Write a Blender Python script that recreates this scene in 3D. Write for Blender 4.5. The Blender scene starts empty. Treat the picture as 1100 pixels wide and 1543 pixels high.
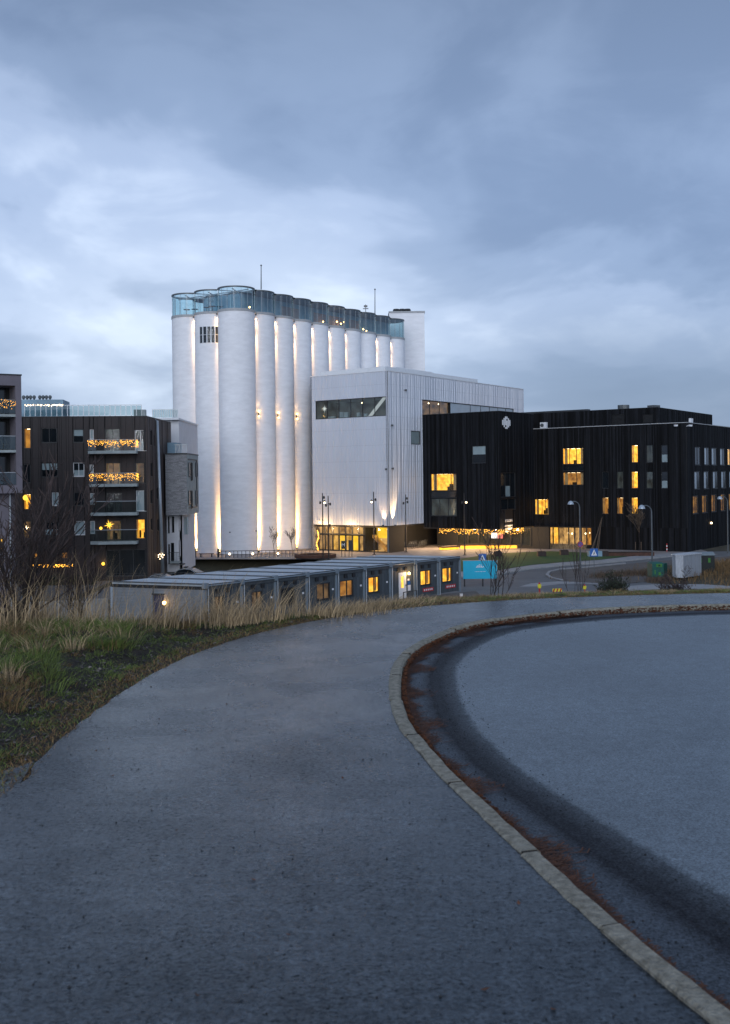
import bpy, math, random
from mathutils import Vector, Matrix, noise as mnoise
random.seed(7)
sc = bpy.context.scene
COL = sc.collection
R = math.radians
# ------------------------------------------------------------------ camera
F, CX, CY, ROLL, EYE = 1604.0, 550.0, 722.0, R(0.7), 1.65
cam_d = bpy.data.cameras.new('camera')
cam = bpy.data.objects.new('camera', cam_d); COL.objects.link(cam)
cam_d.sensor_fit = 'VERTICAL'; cam_d.sensor_height = 36.0
cam_d.lens = F / 1543 * 36
cam_d.shift_y = -(771.5 - CY) / 1543
cam_d.clip_start = .1; cam_d.clip_end = 6000
cr, sr = math.cos(ROLL), math.sin(ROLL)
cam.matrix_world = Matrix(((cr, sr, 0, 0), (0, 0, -1, 0), (-sr, cr, 0, EYE), (0, 0, 0, 1)))
cam_d.dof.use_dof = True; cam_d.dof.focus_distance = 70; cam_d.dof.aperture_fstop = 6.3
sc.camera = cam
# ------------------------------------------------------------------ world: dusk under broken cloud
SUN_DIR = Vector((-.12, -.95, .27)).normalized()
w = bpy.data.worlds.new('World'); sc.world = w; w.use_nodes = True
nt = w.node_tree; N = nt.nodes; L = nt.links; N.clear()
def nd(t, **k):
    n = N.new(t)
    for a, v in k.items(): setattr(n, a, v)
    return n
def mth(op, a, b=None, clamp=False):
    n = nd('ShaderNodeMath', operation=op); n.use_clamp = clamp
    for i, v in enumerate((a, b)):
        if v is None: continue
        if isinstance(v, (int, float)): n.inputs[i].default_value = v
        else: L.new(v, n.inputs[i])
    return n.outputs[0]
def mixc(f, a, b, bt='MIX'):
    n = nd('ShaderNodeMix', data_type='RGBA', blend_type=bt)
    for s, v in ((n.inputs[0], f), (n.inputs[6], a), (n.inputs[7], b)):
        if isinstance(v, (int, float)): s.default_value = v
        elif isinstance(v, tuple): s.default_value = (*v, 1)
        else: L.new(v, s)
    return n.outputs[2]
def ramp(v, pts, interp='EASE'):
    n = nd('ShaderNodeValToRGB'); n.color_ramp.interpolation = interp
    e = n.color_ramp.elements
    while len(e) < len(pts): e.new(.5)
    for q, (p, c) in zip(e, pts):
        q.position = p; q.color = (c, c, c, 1) if not isinstance(c, tuple) else (*c, 1)
    L.new(v, n.inputs[0]); return n.outputs[0]
tc = nd('ShaderNodeTexCoord'); sp = nd('ShaderNodeSeparateXYZ'); L.new(tc.outputs['Generated'], sp.inputs[0])
X, Y, Z = sp.outputs
zc = mth('MAXIMUM', Z, 0.0)
den = mth('ADD', zc, .27)
cb = nd('ShaderNodeCombineXYZ'); L.new(mth('DIVIDE', X, den), cb.inputs[0]); L.new(mth('DIVIDE', Y, den), cb.inputs[1]); cb.inputs[2].default_value = 3.7
def noi(scale, detail, rough, dist, off=(0, 0, 0), st=(1, 1, 1)):
    m = nd('ShaderNodeMapping'); m.inputs['Location'].default_value = off; m.inputs['Scale'].default_value = st
    L.new(cb.outputs[0], m.inputs[0])
    n = nd('ShaderNodeTexNoise'); n.inputs['Scale'].default_value = scale; n.inputs['Detail'].default_value = detail
    n.inputs['Roughness'].default_value = rough; n.inputs['Distortion'].default_value = dist
    L.new(m.outputs[0], n.inputs[0]); return n.outputs[0]
big = ramp(noi(1.45, 5, .5, .3, (.3, -6.1, 0), (1, .8, 1)), ((.36, 0.), (.66, 1.)))
fine = ramp(noi(2.9, 7, .55, .45, (-3.3, 2.7, 0)), ((.28, 0.), (.74, 1.)))
cl = mth('ADD', mth('MULTIPLY', big, .70), mth('MULTIPLY', fine, .30))
body = ramp(cl, ((.05, (.175, .250, .405)), (.36, (.235, .322, .495)), (.64, (.335, .430, .620)), (.95, (.48, .58, .765))))
body = mixc(1.0, body, ramp(zc, ((.10, 1.0), (.24, 1.0), (.50, .74))), 'MULTIPLY')
# brighter band of sky low over the sea to the left, where the sun has set
glow_az = mth('ADD', mth('MULTIPLY', X, -.13), mth('MULTIPLY', Y, .99))
glow = mth('MULTIPLY', mth('POWER', mth('MAXIMUM', glow_az, 0), 45), ramp(zc, ((.02, .5), (.12, 1.), (.30, .12))))
glow = mth('MULTIPLY', glow, mth('ADD', mth('MULTIPLY', cl, .95), .36))
lit = mixc(mth('MULTIPLY', glow, .95, True), body, (.80, .89, 1.0))
side = mth('MULTIPLY', ramp(mth('ADD', mth('MULTIPLY', X, 1.0), .5), ((.50, 0.), (.72, 1.))), ramp(zc, ((.06, 1.), (.21, 0.))))
lit = mixc(mth('MULTIPLY', side, .85, True), lit, (.17, .235, .355))
sky = nd('ShaderNodeTexSky', sky_type='NISHITA'); sky.sun_disc = False
sky.sun_elevation = math.asin(SUN_DIR.z); sky.sun_rotation = math.atan2(SUN_DIR.x, SUN_DIR.y)
scaled = mixc(1.0, lit, (10.5, 10.5, 10.5), 'MULTIPLY')
fin = mixc(.94, sky.outputs[0], scaled)
bg = nd('ShaderNodeBackground'); bg.inputs[1].default_value = .1
L.new(fin, bg.inputs[0]); wo = nd('ShaderNodeOutputWorld'); L.new(bg.outputs[0], wo.inputs[0])
# weak, very soft fill added from behind the camera to brighten facing walls
sd = bpy.data.lights.new('sun', 'SUN'); sd.energy = 1.15; sd.angle = R(50); sd.color = (.87, .92, 1.0)
sd.cycles.use_multiple_importance_sampling = False
so = bpy.data.objects.new('sun', sd); COL.objects.link(so)
so.rotation_euler = SUN_DIR.to_track_quat('Z', 'Y').to_euler()
sc.view_settings.view_transform = 'Standard'; sc.view_settings.look = 'None'
sc.view_settings.exposure = .38; sc.view_settings.gamma = 1; sc.view_settings.use_curve_mapping = False

# ------------------------------------------------------------------ pixel -> place
def ray(px, py):
    a, b = (px - CX) / F, (CY - py) / F
    return Vector((a * cr + b * sr, 1.0, -a * sr + b * cr))
def onz(px, py, z):
    d = ray(px, py); t = (z - EYE) / d.z
    return Vector((d.x * t, t, z))
def aty(px, py, Yd):
    d = ray(px, py); return Vector((d.x * Yd, Yd, EYE + d.z * Yd))
def sstep(a, b, x):
    t = min(1, max(0, (x - a) / (b - a))); return t * t * (3 - 2 * t)
def nz(x, y, z=0.): return mnoise.noise(Vector((x, y, z)))

# ------------------------------------------------------------------ materials
MATS = {}
def mat(name, col, rough=.6, var=.15, scale=3., bump=0., bscale=20., metal=0., island=0., spec=.5, stretch=(1, 1, 1), col2=None, detail=4, coat=0.):
    m = bpy.data.materials.new(name); m.use_nodes = True; MATS[name] = m
    t = m.node_tree; b = t.nodes['Principled BSDF']
    b.inputs['Roughness'].default_value = rough; b.inputs['Metallic'].default_value = metal
    b.inputs['Specular IOR Level'].default_value = spec; b.inputs['Coat Weight'].default_value = coat
    tcn = t.nodes.new('ShaderNodeTexCoord'); mp = t.nodes.new('ShaderNodeMapping'); mp.inputs['Scale'].default_value = stretch
    t.links.new(tcn.outputs['Object'], mp.inputs[0])
    n = t.nodes.new('ShaderNodeTexNoise'); n.inputs['Scale'].default_value = scale; n.inputs['Detail'].default_value = detail; n.inputs['Roughness'].default_value = .65
    t.links.new(mp.outputs[0], n.inputs[0])
    rp = t.nodes.new('ShaderNodeValToRGB')
    c2 = col2 or tuple(min(1, c * (1 + var)) for c in col); c1 = col if col2 else tuple(c * (1 - var) for c in col)
    rp.color_ramp.elements[0].position = .3; rp.color_ramp.elements[1].position = .7
    rp.color_ramp.elements[0].color = (*c1, 1); rp.color_ramp.elements[1].color = (*c2, 1)
    t.links.new(n.outputs[0], rp.inputs[0]); out = rp.outputs[0]
    if island:
        g = t.nodes.new('ShaderNodeNewGeometry'); mr = t.nodes.new('ShaderNodeMapRange')
        mr.inputs[3].default_value = 1 - island; mr.inputs[4].default_value = 1 + island
        t.links.new(g.outputs['Random Per Island'], mr.inputs[0])
        mx = t.nodes.new('ShaderNodeVectorMath'); mx.operation = 'SCALE'
        t.links.new(out, mx.inputs[0]); t.links.new(mr.outputs[0], mx.inputs['Scale']); out = mx.outputs[0]
    t.links.new(out, b.inputs['Base Color'])
    if bump:
        n2 = t.nodes.new('ShaderNodeTexNoise'); n2.inputs['Scale'].default_value = bscale; n2.inputs['Detail'].default_value = 5
        t.links.new(mp.outputs[0], n2.inputs[0])
        bp = t.nodes.new('ShaderNodeBump'); bp.inputs['Strength'].default_value = bump; bp.inputs['Distance'].default_value = .02
        t.links.new(n2.outputs[0], bp.inputs['Height']); t.links.new(bp.outputs[0], b.inputs['Normal'])
    return m
def emat(name, col, strength, col2=None, scale=1.2, sample=False, lo=.35, hi=.65):
    m = bpy.data.materials.new(name); m.use_nodes = True; MATS[name] = m
    t = m.node_tree; b = t.nodes['Principled BSDF']; b.inputs['Base Color'].default_value = (.1, .07, .04, 1)
    b.inputs['Emission Strength'].default_value = strength; b.inputs['Emission Color'].default_value = (*col, 1)
    if col2:
        tcn = t.nodes.new('ShaderNodeTexCoord'); n = t.nodes.new('ShaderNodeTexNoise'); n.inputs['Scale'].default_value = scale; n.inputs['Detail'].default_value = 3
        t.links.new(tcn.outputs['Object'], n.inputs[0]); rp = t.nodes.new('ShaderNodeValToRGB')
        rp.color_ramp.elements[0].position = lo; rp.color_ramp.elements[1].position = hi
        rp.color_ramp.elements[0].color = (*col2, 1); rp.color_ramp.elements[1].color = (*col, 1)
        t.links.new(n.outputs[0], rp.inputs[0]); t.links.new(rp.outputs[0], b.inputs['Emission Color'])
    if not sample: m.cycles.emission_sampling = 'NONE'
    return m
def gmat(name, tint, refl=.12, rough=0.):
    m = bpy.data.materials.new(name); m.use_nodes = True; MATS[name] = m
    t = m.node_tree; t.nodes.clear()
    o = t.nodes.new('ShaderNodeOutputMaterial'); mx = t.nodes.new('ShaderNodeMixShader')
    a = t.nodes.new('ShaderNodeBsdfTransparent'); a.inputs[0].default_value = (*tint, 1)
    g = t.nodes.new('ShaderNodeBsdfGlossy'); g.inputs[1].default_value = rough; g.inputs[0].default_value = (.9, .95, 1, 1)
    lw = t.nodes.new('ShaderNodeLayerWeight'); lw.inputs[0].default_value = .12
    mr = t.nodes.new('ShaderNodeMapRange'); mr.inputs[3].default_value = refl; mr.inputs[4].default_value = .6
    t.links.new(lw.outputs['Fresnel'], mr.inputs[0]); t.links.new(mr.outputs[0], mx.inputs[0])
    t.links.new(a.outputs[0], mx.inputs[1]); t.links.new(g.outputs[0], mx.inputs[2]); t.links.new(mx.outputs[0], o.inputs[0])
    return m
M = MATS
mat('concrete_white', (.80, .80, .82), .75, .07, .6, .25, 9, stretch=(1, 1, 3.2))
mat('concrete', (.28, .28, .275), .85, .2, 1.5, .3, 14)
mat('rim_grey', (.36, .37, .38), .6, .1)
mat('dark_metal', (.022, .025, .028), .5, .2)
mat('mid_metal', (.11, .12, .125), .45, .15, metal=.3)
mat('pale_metal', (.42, .45, .47), .4, .1, metal=.5)
mat('alu', (.58, .61, .67), .48, .05, .4, metal=.15, stretch=(1, 1, .3))
mat('alu_back', (.2, .21, .23), .6, .1)
mat('white_metal', (.68, .70, .72), .5, .05)
mat('char_timber', (.0078, .0085, .0105), .75, .5, 1.2, .3, 14, island=.8, stretch=(3, 3, .25), spec=.16)
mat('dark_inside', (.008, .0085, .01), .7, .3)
mat('corten_panel', (.017, .0110, .0115), .6, .35, .9, .1, 9, island=0, stretch=(1, 1, .4))
mat('brown_board', (.046, .032, .030), .6, .35, 1.2, island=.35, stretch=(1, 1, .3))
mat('mauve_render', (.150, .135, .158), .85, .1, .8, .1, 30)
mat('white_render', (.66, .66, .68), .85, .06, .7, .1, 30)
mat('pale_brick', (.27, .27, .28), .85, .3, 9, .2, 20, island=.25)
mat('slab', (.30, .34, .34), .7, .2, 1.2)
mat('frame_dark', (.018, .02, .023), .45, .2)
mat('frame_pale', (.55, .56, .57), .5, .05)
mat('glass_dark', (.008, .011, .014), .10, .3, .5, spec=.8)
mat('glass_pale', (.25, .315, .33), .15, .12, .7, spec=.7)
mat('glass_sky', (.36, .42, .47), .15, .12, .5, spec=.8)  # pale base colour stands in for sky reflected in the panes
gmat('glass', (.90, .93, .93), .02)
gmat('glass_teal', (.74, .91, .93), .13, 0.)
gmat('glass_rail', (.72, .80, .80), .06)
emat('room_lit', (1., .54, .06), 1.5, (.62, .20, .015), 1.8)
emat('room_amber', (.85, .36, .06), .6, (.22, .08, .025), 1.2)
emat('room_dim', (.40, .22, .10), .42, (.05, .035, .03), 1.4)
emat('room_cool', (.06, .075, .08), .6, (.015, .017, .02), 1.)
emat('lobby', (.85, .46, .15), .8, (.16, .085, .035), .8, lo=.38, hi=.62)
emat('lobby_yellow', (1., .58, .03), 1.2, (.7, .34, .01), .8)
emat('bulb', (1., .44, .05), 3.6)
emat('bulb_white', (1., .72, .42), 6.)
emat('lamp_glow', (1., .55, .16), 14.)
emat('led_yellow', (1., .52, .02), 1.9, (.75, .3, .01), 1.3)
emat('poster_lit', (.8, .85, .9), 1.1)
emat('poster_red', (.8, .12, .16), .7)
mat('curtain_warm', (.5, .33, .16), .9, .2, 3, stretch=(6, 6, .4))
mat('slate_wall', (.19, .30, .38), .6, .3, .5)
mat('red_wall', (.33, .20, .18), .7, .2, .5)
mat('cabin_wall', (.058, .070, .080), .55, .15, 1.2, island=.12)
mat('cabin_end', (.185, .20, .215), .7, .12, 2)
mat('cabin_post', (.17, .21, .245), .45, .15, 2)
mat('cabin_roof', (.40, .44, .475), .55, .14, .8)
mat('seam', (.06, .068, .075), .6, .2)
mat('blue_door', (.022, .030, .075), .5, .2)
mat('white_paint', (.72, .73, .75), .5, .05)
mat('turquoise', (.0, .42, .62), .45, .05)
mat('sign_blue', (.01, .10, .36), .4, .1)
mat('sign_red', (.42, .02, .025), .4, .1)
mat('black_paint', (.012, .012, .014), .5, .2)
mat('lamp_metal', (.10, .115, .125), .45, .15, metal=.3)
mat('galv', (.40, .45, .50), .4, .12, 1, metal=.4)
mat('corten', (.075, .032, .020), .8, .35, 2)
mat('planter', (.030, .017, .014), .7, .35, 3)
mat('bin_green', (.008, .085, .070), .5, .25, 2)
mat('bin_lime', (.05, .20, .03), .5, .2)
mat('bin_black', (.010, .014, .014), .5, .2)
mat('bin_lid', (.16, .20, .22), .5, .15)
mat('cab_grey', (.27, .29, .32), .6, .15, 2, stretch=(4, 4, .6))
mat('cab_white', (.42, .44, .47), .6, .25, 3, stretch=(3, 3, .8))
mat('hi_vis', (.70, .62, .04), .5, .1)
mat('car_paint', (.012, .014, .018), .25, .1, coat=.6)
mat('tyre', (.012, .012, .012), .8, .1)
mat('bark', (.030, .023, .021), .85, .4, 9)
mat('twig', (.050, .034, .031), .85, .4, 5, island=.3)
mat('twig_pale', (.11, .075, .05), .85, .3, 5, island=.3)
mat('straw', (.38, .275, .155), .8, .25, 2, island=.55)
mat('rust_grass', (.19, .115, .048), .85, .3, 2, island=.55)
mat('green_grass', (.105, .145, .026), .75, .35, 1.2, island=.55)
mat('broom', (.025, .034, .018), .8, .3, 3, island=.5)
mat('needle', (.085, .030, .012), .85, .3, 6, island=.5)
mat('litter', (.10, .078, .066), .7, .45, 7, island=.8)
mat('soil', (.014, .0115, .010), .85, 0, 7, .9, 30, col2=(.040, .031, .024), spec=.2, detail=8)
mat('terrain_grass', (.050, .042, .022), .9, .4, .25, .5, 3)
mat('lawn', (.034, .078, .015), .85, .25, 1.0, .4, 30)
mat('paving', (.25, .225, .215), .7, .12, .7, .1, 8)
mat('pavement', (.27, .27, .275), .75, .15, 1., .1, 10)
mat('street', (.115, .118, .122), .7, .2, .35, .15, 20)
mat('dirt', (.095, .083, .075), .9, .25, .8, .4, 8)
mat('kerb_granite', (.125, .113, .086), .85, .0, 22, .9, 60, island=.2, col2=(.35, .325, .265), spec=.25, detail=8)
mat('grit', (.022, .022, .024), .8, .4, 30, island=.5)

# asphalt of the footpath: fine stones, worn patches
def asphalt(name, c_dark, c_light, speck, rough, rough2, zone=None):
    m = bpy.data.materials.new(name); m.use_nodes = True; MATS[name] = m
    t = m.node_tree; b = t.nodes['Principled BSDF']; A = t.nodes.new; K = t.links.new
    geo = A('ShaderNodeNewGeometry')
    def nn(scale, detail=4, rg=.6):
        n = A('ShaderNodeTexNoise'); n.inputs['Scale'].default_value = scale; n.inputs['Detail'].default_value = detail; n.inputs['Roughness'].default_value = rg
        K(geo.outputs['Position'], n.inputs[0]); return n.outputs[0]
    def rp(v, p0, p1, c0, c1):
        r = A('ShaderNodeValToRGB'); e = r.color_ramp.elements
        e[0].position = p0; e[1].position = p1; e[0].color = (*c0, 1) if isinstance(c0, tuple) else (c0, c0, c0, 1); e[1].color = (*c1, 1) if isinstance(c1, tuple) else (c1, c1, c1, 1)
        K(v, r.inputs[0]); return r.outputs[0]
    def mx(f, a, c, bt='MIX'):
        n = A('ShaderNodeMix'); n.data_type = 'RGBA'; n.blend_type = bt
        for s, v in ((n.inputs[0], f), (n.inputs[6], a), (n.inputs[7], c)):
            if isinstance(v, (int, float)): s.default_value = v
            elif isinstance(v, tuple): s.default_value = (*v, 1)
            else: K(v, s)
        return n.outputs[2]
    c = rp(nn(.9, 6, .65), .32, .70, c_dark, c_light)
    c = mx(speck, c, rp(nn(50, 4, .8), .38, .61, .12, 1.75), 'MULTIPLY')
    c = mx(min(1, speck * .9), c, rp(nn(14, 4, .75), .36, .62, .45, 1.4), 'MULTIPLY')
    v = A('ShaderNodeTexVoronoi'); v.inputs['Scale'].default_value = 26; K(geo.outputs['Position'], v.inputs[0])
    pit = rp(v.outputs['Distance'], .10, .24, 0., 1.)
    sel = rp(v.outputs['Color'], .30, .36, 0., 1.)
    pitm = A('ShaderNodeMath'); pitm.operation = 'MAXIMUM'; K(pit, pitm.inputs[0]); K(sel, pitm.inputs[1])
    c = mx(min(1, speck * 1.1), c, rp(pitm.outputs[0], 0, 1, .22, 1.), 'MULTIPLY')
    rg = rp(nn(1.1, 5), .35, .68, rough, rough2)
    if zone:
        at = A('ShaderNodeAttribute'); at.attribute_name = 'kerb_dist'
        ad = A('ShaderNodeMath'); ad.operation = 'MULTIPLY_ADD'; nm = A('ShaderNodeMath'); nm.operation = 'ADD'; K(nn(11, 6, .8), nm.inputs[0]); K(nn(55, 4, .85), nm.inputs[1]); K(nm.outputs[0], ad.inputs[0]); ad.inputs[1].default_value = .10
        K(at.outputs['Fac'], ad.inputs[2])
        gut, band, pale = zone
        r = A('ShaderNodeValToRGB'); e = r.color_ramp.elements
        pts = ((.0, .0), (.25, .0), (.355, .5), (.42, .5), (.53, .66), (.575, 1.))
        while len(e) < len(pts): e.new(.5)
        for q, (p, val) in zip(e, pts): q.position = p; q.color = (val, val, val, 1)
        K(ad.outputs[0], r.inputs[0])
        r2 = A('ShaderNodeValToRGB'); e = r2.color_ramp.elements
        cs = ((0., gut), (.45, band), (.62, tuple((a + 2 * q) / 3 for a, q in zip(pale, band))), (1., pale))
        while len(e) < 4: e.new(.5)
        for q, (p, val) in zip(e, cs): q.position = p; q.color = (*val, 1)
        K(r.outputs[0], r2.inputs[0])
        spk = mx(rp(r.outputs[0], .7, 1., .95, .9), (1., 1., 1.), rp(nn(85, 3, .75), .36, .64, .2, 1.75), 'MULTIPLY')
        c = mx(1., r2.outputs[0], spk, 'MULTIPLY')
        c = mx(.6, c, rp(nn(.7, 6), .3, .7, .65, 1.3), 'MULTIPLY')
        c = mx(.5, c, rp(nn(12, 4, .7), .33, .66, .6, 1.35), 'MULTIPLY')
        c = mx(rp(r.outputs[0], .7, 1., 1., .3), c, rp(pitm.outputs[0], 0, 1, .35, 1.), 'MULTIPLY')
        rg = rp(r.outputs[0], .7, 1., .62, rough2)
    if not zone:
        sl = mx(1., rp(nn(42, 5, .82), .38, .59, .03, 1.), rp(nn(10, 5, .75), .30, .62, .35, 1.), 'MULTIPLY')
        sl = mx(1., sl, rp(pitm.outputs[0], 0, 1, .05, 1.), 'MULTIPLY')
        sl = mx(1., sl, rp(nn(1.3, 5, .6), .3, .7, .55, 1.1), 'MULTIPLY')
        K(sl, b.inputs['Specular IOR Level'])
    if zone:
        r3 = A('ShaderNodeValToRGB'); e = r3.color_ramp.elements; e.new(.5); e.new(.6)
        for q, (p, val) in zip(e, ((0., .34), (.48, .07), (.62, .22), (1., .62))): q.position = p; q.color = (val, val, val, 1)
        K(r.outputs[0], r3.inputs[0])
        sl = mx(.8, r3.outputs[0], rp(nn(75, 4, .8), .36, .62, .15, 1.5), 'MULTIPLY')
        K(sl, b.inputs['Specular IOR Level'])
    K(c, b.inputs['Base Color']); K(rg, b.inputs['Roughness'])
    bp = A('ShaderNodeBump'); bp.inputs['Strength'].default_value = .35; bp.inputs['Distance'].default_value = .005
    K(nn(60, 4, .75), bp.inputs['Height']); K(bp.outputs[0], b.inputs['Normal'])
    return m
asphalt('path_asphalt', (.017, .022, .027), (.046, .056, .066), 1., .20, .33)
asphalt('road_asphalt', (.1, .1, .1), (.2, .2, .2), .6, .34, .40, zone=((.050, .060, .074), (.016, .016, .020), (.104, .126, .144)))

# ------------------------------------------------------------------ object helpers
def tag(o, label=None, cat=None, group=None, kind=None):
    for k, v in (('label', label), ('category', cat), ('group', group), ('kind', kind)):
        if v: o[k] = v
    return o
def thing(name, label, cat, loc=(0, 0, 0), group=None):
    o = bpy.data.objects.new(name, None); COL.objects.link(o); o.location = loc; o.empty_display_size = .3
    return tag(o, label, cat, group)
def wloc(o):
    v = Vector((0, 0, 0))
    while o is not None: v += Vector(o.location); o = o.parent
    return v
class MB:
    def __init__(s): s.v = []; s.f = []
    def add(s, vs, fs):
        b = len(s.v); s.v += [tuple(p) for p in vs]; s.f += [tuple(i + b for i in q) for q in fs]; return s
    def quad(s, a, b, c, d): return s.add((a, b, c, d), ((0, 1, 2, 3),))
    def hexa(s, p): # 8 points: bottom 4 ccw then top 4
        return s.add(p, ((3, 2, 1, 0), (4, 5, 6, 7), (0, 1, 5, 4), (1, 2, 6, 5), (2, 3, 7, 6), (3, 0, 4, 7)))
    def box(s, x0, x1, y0, y1, z0, z1):
        return s.hexa([(x0, y0, z0), (x1, y0, z0), (x1, y1, z0), (x0, y1, z0), (x0, y0, z1), (x1, y0, z1), (x1, y1, z1), (x0, y1, z1)])
    def cbox(s, c, sx, sy, sz, rot=0.):
        ca, sa = math.cos(rot), math.sin(rot); P = []
        for z in (-.5, .5):
            for x, y in ((-.5, -.5), (.5, -.5), (.5, .5), (-.5, .5)):
                P.append((c[0] + x * sx * ca - y * sy * sa, c[1] + x * sx * sa + y * sy * ca, c[2] + z * sz))
        return s.hexa(P)
    def prism(s, poly, z0, z1):
        n = len(poly); vs = [(p[0], p[1], z0) for p in poly] + [(p[0], p[1], z1) for p in poly]
        fs = [tuple(range(n - 1, -1, -1)), tuple(range(n, 2 * n))] + [(i, (i + 1) % n, n + (i + 1) % n, n + i) for i in range(n)]
        return s.add(vs, fs)
    def cyl(s, c, r, z0, z1, n=12, r2=None):
        r2 = r if r2 is None else r2
        vs = [(c[0] + r * math.cos(2 * math.pi * i / n), c[1] + r * math.sin(2 * math.pi * i / n), z0) for i in range(n)]
        vs += [(c[0] + r2 * math.cos(2 * math.pi * i / n), c[1] + r2 * math.sin(2 * math.pi * i / n), z1) for i in range(n)]
        return s.add(vs, [tuple(range(n - 1, -1, -1)), tuple(range(n, 2 * n))] + [(i, (i + 1) % n, n + (i + 1) % n, n + i) for i in range(n)])
    def tube(s, pts, rad, n=5):
        pts = [Vector(p) for p in pts]; vs = []; fs = []
        for i, p in enumerate(pts):
            d = (pts[min(i + 1, len(pts) - 1)] - pts[max(i - 1, 0)]).normalized()
            a = d.cross(Vector((0, 0, 1)) if abs(d.z) < .95 else Vector((1, 0, 0))).normalized(); b = d.cross(a)
            r = rad[i] if isinstance(rad, (list, tuple)) else rad
            vs += [p + (a * math.cos(2 * math.pi * k / n) + b * math.sin(2 * math.pi * k / n)) * r for k in range(n)]
        for i in range(len(pts) - 1):
            fs += [(i * n + k, i * n + (k + 1) % n, (i + 1) * n + (k + 1) % n, (i + 1) * n + k) for k in range(n)]
        fs += [tuple(range(n - 1, -1, -1)), tuple((len(pts) - 1) * n + k for k in range(n))]
        return s.add(vs, fs)
    def ball(s, c, r, n=8, m=5, sz=1.):
        vs = [(c[0], c[1], c[2] + r * sz)]; fs = []
        for i in range(1, m):
            a = math.pi * i / m
            vs += [(c[0] + r * math.sin(a) * math.cos(2 * math.pi * k / n), c[1] + r * math.sin(a) * math.sin(2 * math.pi * k / n), c[2] + r * sz * math.cos(a)) for k in range(n)]
        vs.append((c[0], c[1], c[2] - r * sz))
        fs += [(0, 1 + k, 1 + (k + 1) % n) for k in range(n)]
        for i in range(m - 2):
            fs += [(1 + i * n + k, 1 + (i + 1) * n + k, 1 + (i + 1) * n + (k + 1) % n, 1 + i * n + (k + 1) % n) for k in range(n)]
        e = len(vs) - 1; b = 1 + (m - 2) * n
        fs += [(e, b + (k + 1) % n, b + k) for k in range(n)]
        return s.add(vs, fs)
    def octa(s, c, r):
        x, y, z = c
        return s.add([(x + r, y, z), (x, y + r, z), (x - r, y, z), (x, y - r, z), (x, y, z + r), (x, y, z - r)],
                     ((0, 1, 4), (1, 2, 4), (2, 3, 4), (3, 0, 4), (1, 0, 5), (2, 1, 5), (3, 2, 5), (0, 3, 5)))
    def build(s, name, mt, parent=None, label=None, smooth=False):
        off = wloc(parent) if parent is not None else Vector((0, 0, 0))
        me = bpy.data.meshes.new(name)
        me.from_pydata([(p[0] - off.x, p[1] - off.y, p[2] - off.z) for p in s.v], [], s.f); me.validate()
        me.materials.append(M[mt] if isinstance(mt, str) else mt)
        if smooth: me.polygons.foreach_set('use_smooth', [True] * len(me.polygons))
        o = bpy.data.objects.new(name, me); COL.objects.link(o)
        if parent is not None: o.parent = parent
        if label: o['label'] = label
        return o
def copy_tree(o, parent=None, loc=None, rot=None, label=None):
    c = o.copy(); COL.objects.link(c); c.parent = parent
    if loc is not None: c.location = loc
    if rot is not None: c.rotation_euler = (0, 0, rot)
    if label: c['label'] = label
    for ch in list(o.children): copy_tree(ch, c)
    return c
def structure(name, mb, mt, smooth=False): return tag(mb.build(name, mt, smooth=smooth), kind='structure')
def text_mesh(name, body, size, mt, parent, mtx):
    cu = bpy.data.curves.new(name, 'FONT'); cu.body = body; cu.size = size; cu.align_x = 'CENTER'; cu.extrude = .01
    tmp = bpy.data.objects.new('tmp', cu); COL.objects.link(tmp)
    bpy.context.view_layer.update()
    me = bpy.data.meshes.new_from_object(tmp.evaluated_get(bpy.context.evaluated_depsgraph_get()))
    bpy.data.objects.remove(tmp)
    me.transform(Matrix.Translation(-wloc(parent)) @ mtx); me.materials.clear(); me.materials.append(M[mt])
    o = bpy.data.objects.new(name, me); COL.objects.link(o); o.parent = parent; return o

class Fac:
    """A vertical wall plane: origin (left end seen from outside), unit direction d to the right, outward normal n."""
    def __init__(s, p0, d, length):
        s.o = Vector((p0[0], p0[1], 0)); s.d = Vector((d[0], d[1], 0)).normalized(); s.n = s.d.cross(Vector((0, 0, 1))); s.len = length
    def P(s, a, z, off=0.):
        p = s.o + s.d * a + s.n * off; return Vector((p.x, p.y, z))
    def uv(s, px, py, off=0.):
        d = ray(px, py); o = Vector((0, 0, EYE)); q = s.o + s.n * off
        t = (q - o).dot(s.n) / d.dot(s.n); h = o + d * t
        return (h - s.o).dot(s.d), h.z
    def rect(s, x0, y0, x1, y1, off=0.):
        ym, xm = (y0 + y1) / 2, (x0 + x1) / 2
        return s.uv(x0, ym, off)[0], s.uv(x1, ym, off)[0], s.uv(xm, y1, off)[1], s.uv(xm, y0, off)[1]
    def box(s, mb, a0, a1, z0, z1, o0, o1):
        return mb.hexa([s.P(a0, z0, o1), s.P(a1, z0, o1), s.P(a1, z0, o0), s.P(a0, z0, o0), s.P(a0, z1, o1), s.P(a1, z1, o1), s.P(a1, z1, o0), s.P(a0, z1, o0)])
    def matrix(s, a, z, off):
        p = s.P(a, z, off); up = Vector((0, 0, 1))
        return Matrix(((s.d.x, up.x, s.n.x, p.x), (s.d.y, up.y, s.n.y, p.y), (s.d.z, up.z, s.n.z, p.z), (0, 0, 0, 1)))
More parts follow.
